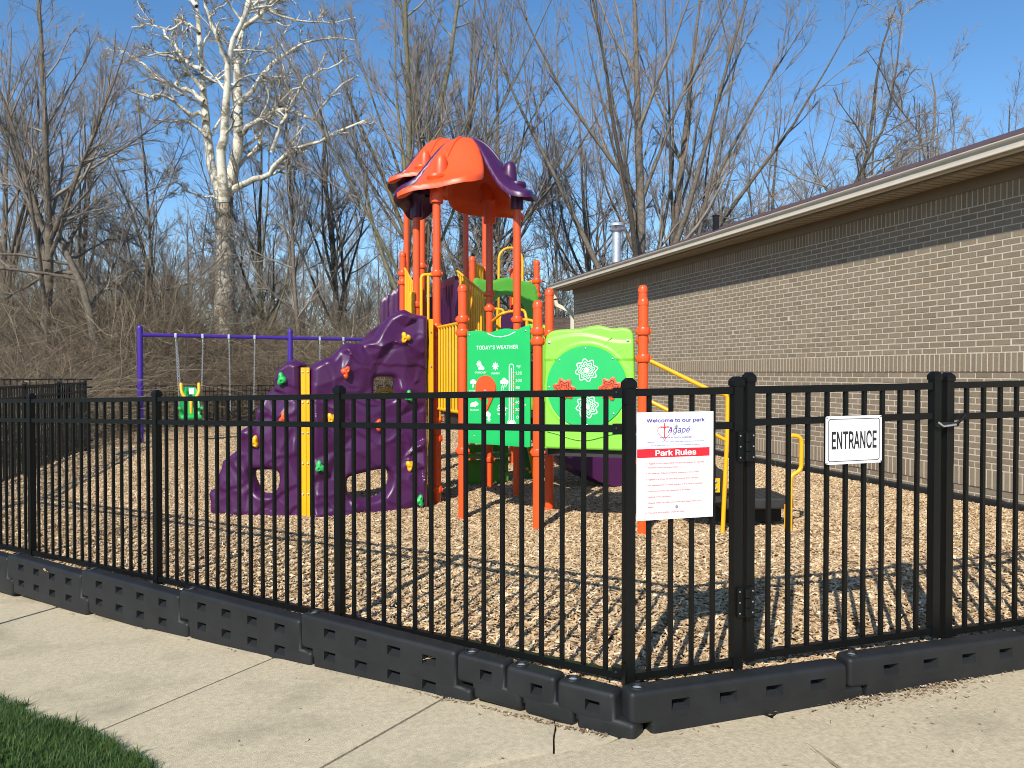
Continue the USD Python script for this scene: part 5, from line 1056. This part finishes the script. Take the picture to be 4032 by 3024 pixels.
# the white sycamore: its limbs follow the photograph, each at its own distance
rg = np.random.default_rng(55)
sy = thing('sycamore_tree', 'big white-barked sycamore with spreading pale limbs, left of the play structure', 'tree')
LB = [([(1400, 2150), (1398, 1900), (1398, 1659), (1393, 1400), (1402, 1190)], .42, .34, 0, 0), ([(1405, 1230), (1450, 1080), (1470, 960), (1490, 800), (1480, 650), (1480, 500), (1475, 400), (1492, 300), (1510, 150), (1550, -20), (1560, -250), (1600, -520)], .27, .05, .2, 1.2),
      ([(1396, 1260), (1388, 1150), (1375, 950), (1390, 850), (1405, 700), (1415, 550), (1420, 400), (1440, 300), (1490, 150), (1560, 10), (1590, -200), (1700, -420)], .22, .05, -.6, -1.5), ([(1390, 1250), (1330, 1100), (1300, 950), (1285, 800), (1275, 650), (1265, 500), (1255, 350), (1240, 200), (1225, 60), (1215, -100), (1180, -350), (1190, -600)], .22, .05, .3, .8),
      ([(1415, 1200), (1520, 1160), (1600, 1110), (1680, 1088), (1715, 1000), (1800, 950), (1900, 900), (2050, 850), (2212, 770), (2300, 740)], .14, .03, -.4, -2.5), ([(1482, 650), (1560, 570), (1620, 480), (1680, 400), (1760, 350), (1850, 290), (1950, 255), (2100, 240), (2210, 250)], .12, .025, .3, 2),
      ([(1486, 840), (1540, 800), (1610, 750), (1700, 690), (1800, 680), (1900, 725), (1955, 735), (2020, 640), (2100, 560), (2230, 470)], .12, .025, -.3, -1.8), ([(1690, 950), (1760, 760), (1830, 620), (1900, 500), (2050, 420), (2200, 340)], .08, .02, -1.0, -1),
      ([(1266, 560), (1200, 480), (1130, 380), (1050, 345), (940, 345), (860, 330)], .10, .02, .4, -1.5), ([(1280, 720), (1160, 700), (1080, 630), (1000, 590), (890, 600), (800, 560)], .10, .02, .2, -2.0), ([(1268, 630), (1180, 560), (1080, 530), (1010, 530), (900, 400), (800, 330), (650, 300)], .10, .02, .3, 1.5),
      ([(1258, 430), (1180, 400), (1100, 300), (1050, 240), (1000, 170), (930, 150), (820, 170)], .10, .02, .2, 2), ([(1240, 210), (1180, 150), (1120, 150), (1040, 190), (960, 160)], .08, .02, .1, -1), ([(1552, 10), (1600, 20), (1650, 60), (1750, 100), (1850, 130), (2050, 150), (2212, 110)], .09, .02, .8, 1.5),
      ([(1290, 850), (1180, 760), (1080, 760), (960, 750), (880, 650)], .07, .018, .2, -1.2), ([(1222, 40), (1120, -60), (1000, -80), (850, -30), (700, -60)], .09, .02, .3, 1.5), ([(1450, 1080), (1560, 960), (1610, 880), (1640, 780), (1720, 700)], .09, .02, .4, 1.3), ([(1390, 1230), (1260, 1220), (1160, 1180), (1060, 1100), (1030, 1020)], .05, .015, -.3, -1.5),
      ([(1420, 420), (1380, 300), (1300, 120), (1260, -60), (1130, -250)], .11, .03, -.5, -1), ([(1505, 180), (1640, 60), (1760, -60), (1900, -120), (2050, -100)], .10, .02, .6, -1.5), ([(1470, 960), (1600, 860), (1750, 600), (1800, 480), (1820, 300)], .08, .02, .3, 1.8)]
limbs = []; d0 = 30.0; swP, swR = [], []
for pts, r0, r1, dd0, dd1 in LB:
    p = A_(pts, float) * .6329; s = np.linspace(0, 1, len(p)); ss = np.linspace(0, 1, 16)
    x, y = np.interp(ss, s, p[:, 0]), np.interp(ss, s, p[:, 1]); dd = d0 + dd0 + (dd1 - 0) * ss ** 1.2 + np.cumsum(rg.normal(0, .05, 16))
    Q = CAM + dd[:, None] * (fw + rt * ((x - 2016) / 3028)[:, None] - upv * ((y - 1512) / 3028)[:, None])
    Q[1:-1] += rg.normal(0, .035 if r0 < .2 else .02, Q[1:-1].shape); swP.append(Q); swR.append(r0 + (r1 - r0) * ss ** .8)
swP, swR = A_(swP), A_(swR); swR[0] = np.linspace(.40, .29, 16)
put('trunk', tubes(swP[:1], swR[:1], 12), 'sycamore_base', sy, smooth=True)
for q in range(1, len(swP)): put('limb', tubes(swP[q:q + 1], swR[q:q + 1], 10), 'sycamore_bark', sy, smooth=True)
G2 = grow(rg, swP[1:], swR[1:], 13, .18, .98, (52, 16), .30, 9, .22, .03, .060, .014); G3 = grow(rg, *G2, 9, .2, .98, (46, 16), .44, 6, .22, .02, .024, .008)
G4 = grow(rg, *G3, 6, .15, 1.0, (42, 16), .5, 4, .2, .02, .012, .005); G4b = grow(rg, *G2, 8, .4, 1.0, (40, 16), .25, 4, .2, .02, .012, .005)
put('branches', tubes(*G2, 5), 'sycamore_bark', sy, smooth=True, kind='stuff'); put('crown', joinm(tubes(*G3, 3), tubes(*G4, 3), tubes(*G4b, 3)), 'twig_grey', sy, smooth=True)
# vines hanging round its lower trunk
vn = []; base = swP[0]
for k in range(420):
    i = rg.integers(3, 15); o = base[i] + rg.normal(0, .30, 3) * [1, 1, .6]; d = nrm(A_([rg.normal(0, .3), rg.normal(0, .3), rg.choice([-1, 1])])); q = [o]
    for j in range(5): d = nrm(d + rg.normal(0, .35, 3)); q.append(q[-1] + d * rg.uniform(.12, .3))
    vn.append(q)
put('vines', tubes(A_(vn), np.full((420, 6), .012), 3), 'twig', sy, smooth=True, kind='stuff')

# ------------------------------------------------------------------ brush: tangled stems in front of the woods
def brush_clump(seed, w, h, n):
    rg = np.random.default_rng(seed); K = 7; P = np.empty((n, K, 3)); P[:, 0] = np.c_[rg.uniform(-w / 2, w / 2, n), rg.uniform(-w / 2, w / 2, n) * .6, rg.uniform(-.2, .2, n)]
    d = nrm(np.c_[rg.normal(0, .45, n), rg.normal(0, .45, n), np.ones(n)]); L = rg.uniform(.45, 1.25, n) * h * 1.1; dr = rg.normal(0, .16, (n, 2))
    for k in range(1, K): d = nrm(d + rg.normal(0, .20, (n, 3)) + np.c_[dr, -.10 - .10 * (k > 3) * np.ones(n)]); P[:, k] = P[:, k - 1] + d * (L / (K - 1))[:, None]
    R = np.linspace(1, .3, K)[None] * rg.uniform(.006, .017, n)[:, None]
    S2_ = grow(rg, P, R, 4, .2, 1.0, (45, 20), .32, 5, .24, -.02, .010, .0050); S3_ = grow(rg, *S2_, 3, .2, 1.0, (45, 20), .45, 3, .25, -.02, .0075, .0040)
    V, F = joinm(tubes(P, R, 3), tubes(*S2_, 3), tubes(*S3_, 3)); pal = A_([[.20, .150, .102], [.27, .208, .138], [.14, .105, .075], [.42, .345, .235], [.17, .150, .085]])
    pk = lambda m: pal[rg.choice(5, m, p=[.34, .26, .22, .10, .08])] * rg.uniform(.75, 1.25, (m, 1))
    return V, F, np.vstack([np.repeat(pk(len(P)), K * 3, 0), np.repeat(pk(len(S2_[0])), 15, 0), np.repeat(pk(len(S3_[0])), 9, 0)])
cl_ = [(*brush_clump(300 + k, 3.4, [3.6, 2.6, 4.4, 3.0][k], 330), 'brush', True) for k in range(4)]
rg = np.random.default_rng(91); pos, wh, an, scs = [], [], [], []
for row, (d, hs) in enumerate(((26.5, .8), (28.5, 1.0), (31, 1.15), (34, 1.2), (38, 1.15), (43, 1.2))):
    for px in np.arange(-160, 2300, 1661 / d * 1.55):
        q = px + rg.uniform(-20, 20); dd = d + rg.uniform(-.8, .8)
        if q > 1500 and row < 3: continue
        p = CAM + (f0 + rt * (q - 1106) / 1661) * dd; hh = hs * rg.uniform(.75, 1.2) * (1.35 if q < 430 else 1.15 if q < 760 else 1.0)
        if p[1] < 25.6 and p[0] > -5.6: continue
        pos.append((p[0], p[1], -.45)); wh.append(rg.integers(0, 4)); an.append(rg.uniform(0, 6.28)); scs.append((1.15, 1.15, hh))
for X in np.arange(-17, -4, 1.6):
    for Y in (19.6, 21.5, 23.5):
        if X < -5.4 - (Y < 20) * 0 and not (-16 < X < -6.4 and 15 < Y < 23.3 and X < -7.4): pos.append((X, Y + rg.uniform(-.5, .5), -.45)); wh.append(rg.integers(0, 4)); an.append(rg.uniform(0, 6.28)); scs.append((1.1, 1.1, rg.uniform(.7, 1.0)))
instancer('brush_thicket', cl_, A_(pos), wh, an, scs, 'tangled leafless tan and brown brush at the foot of the woods behind the rear fence', 'brush')
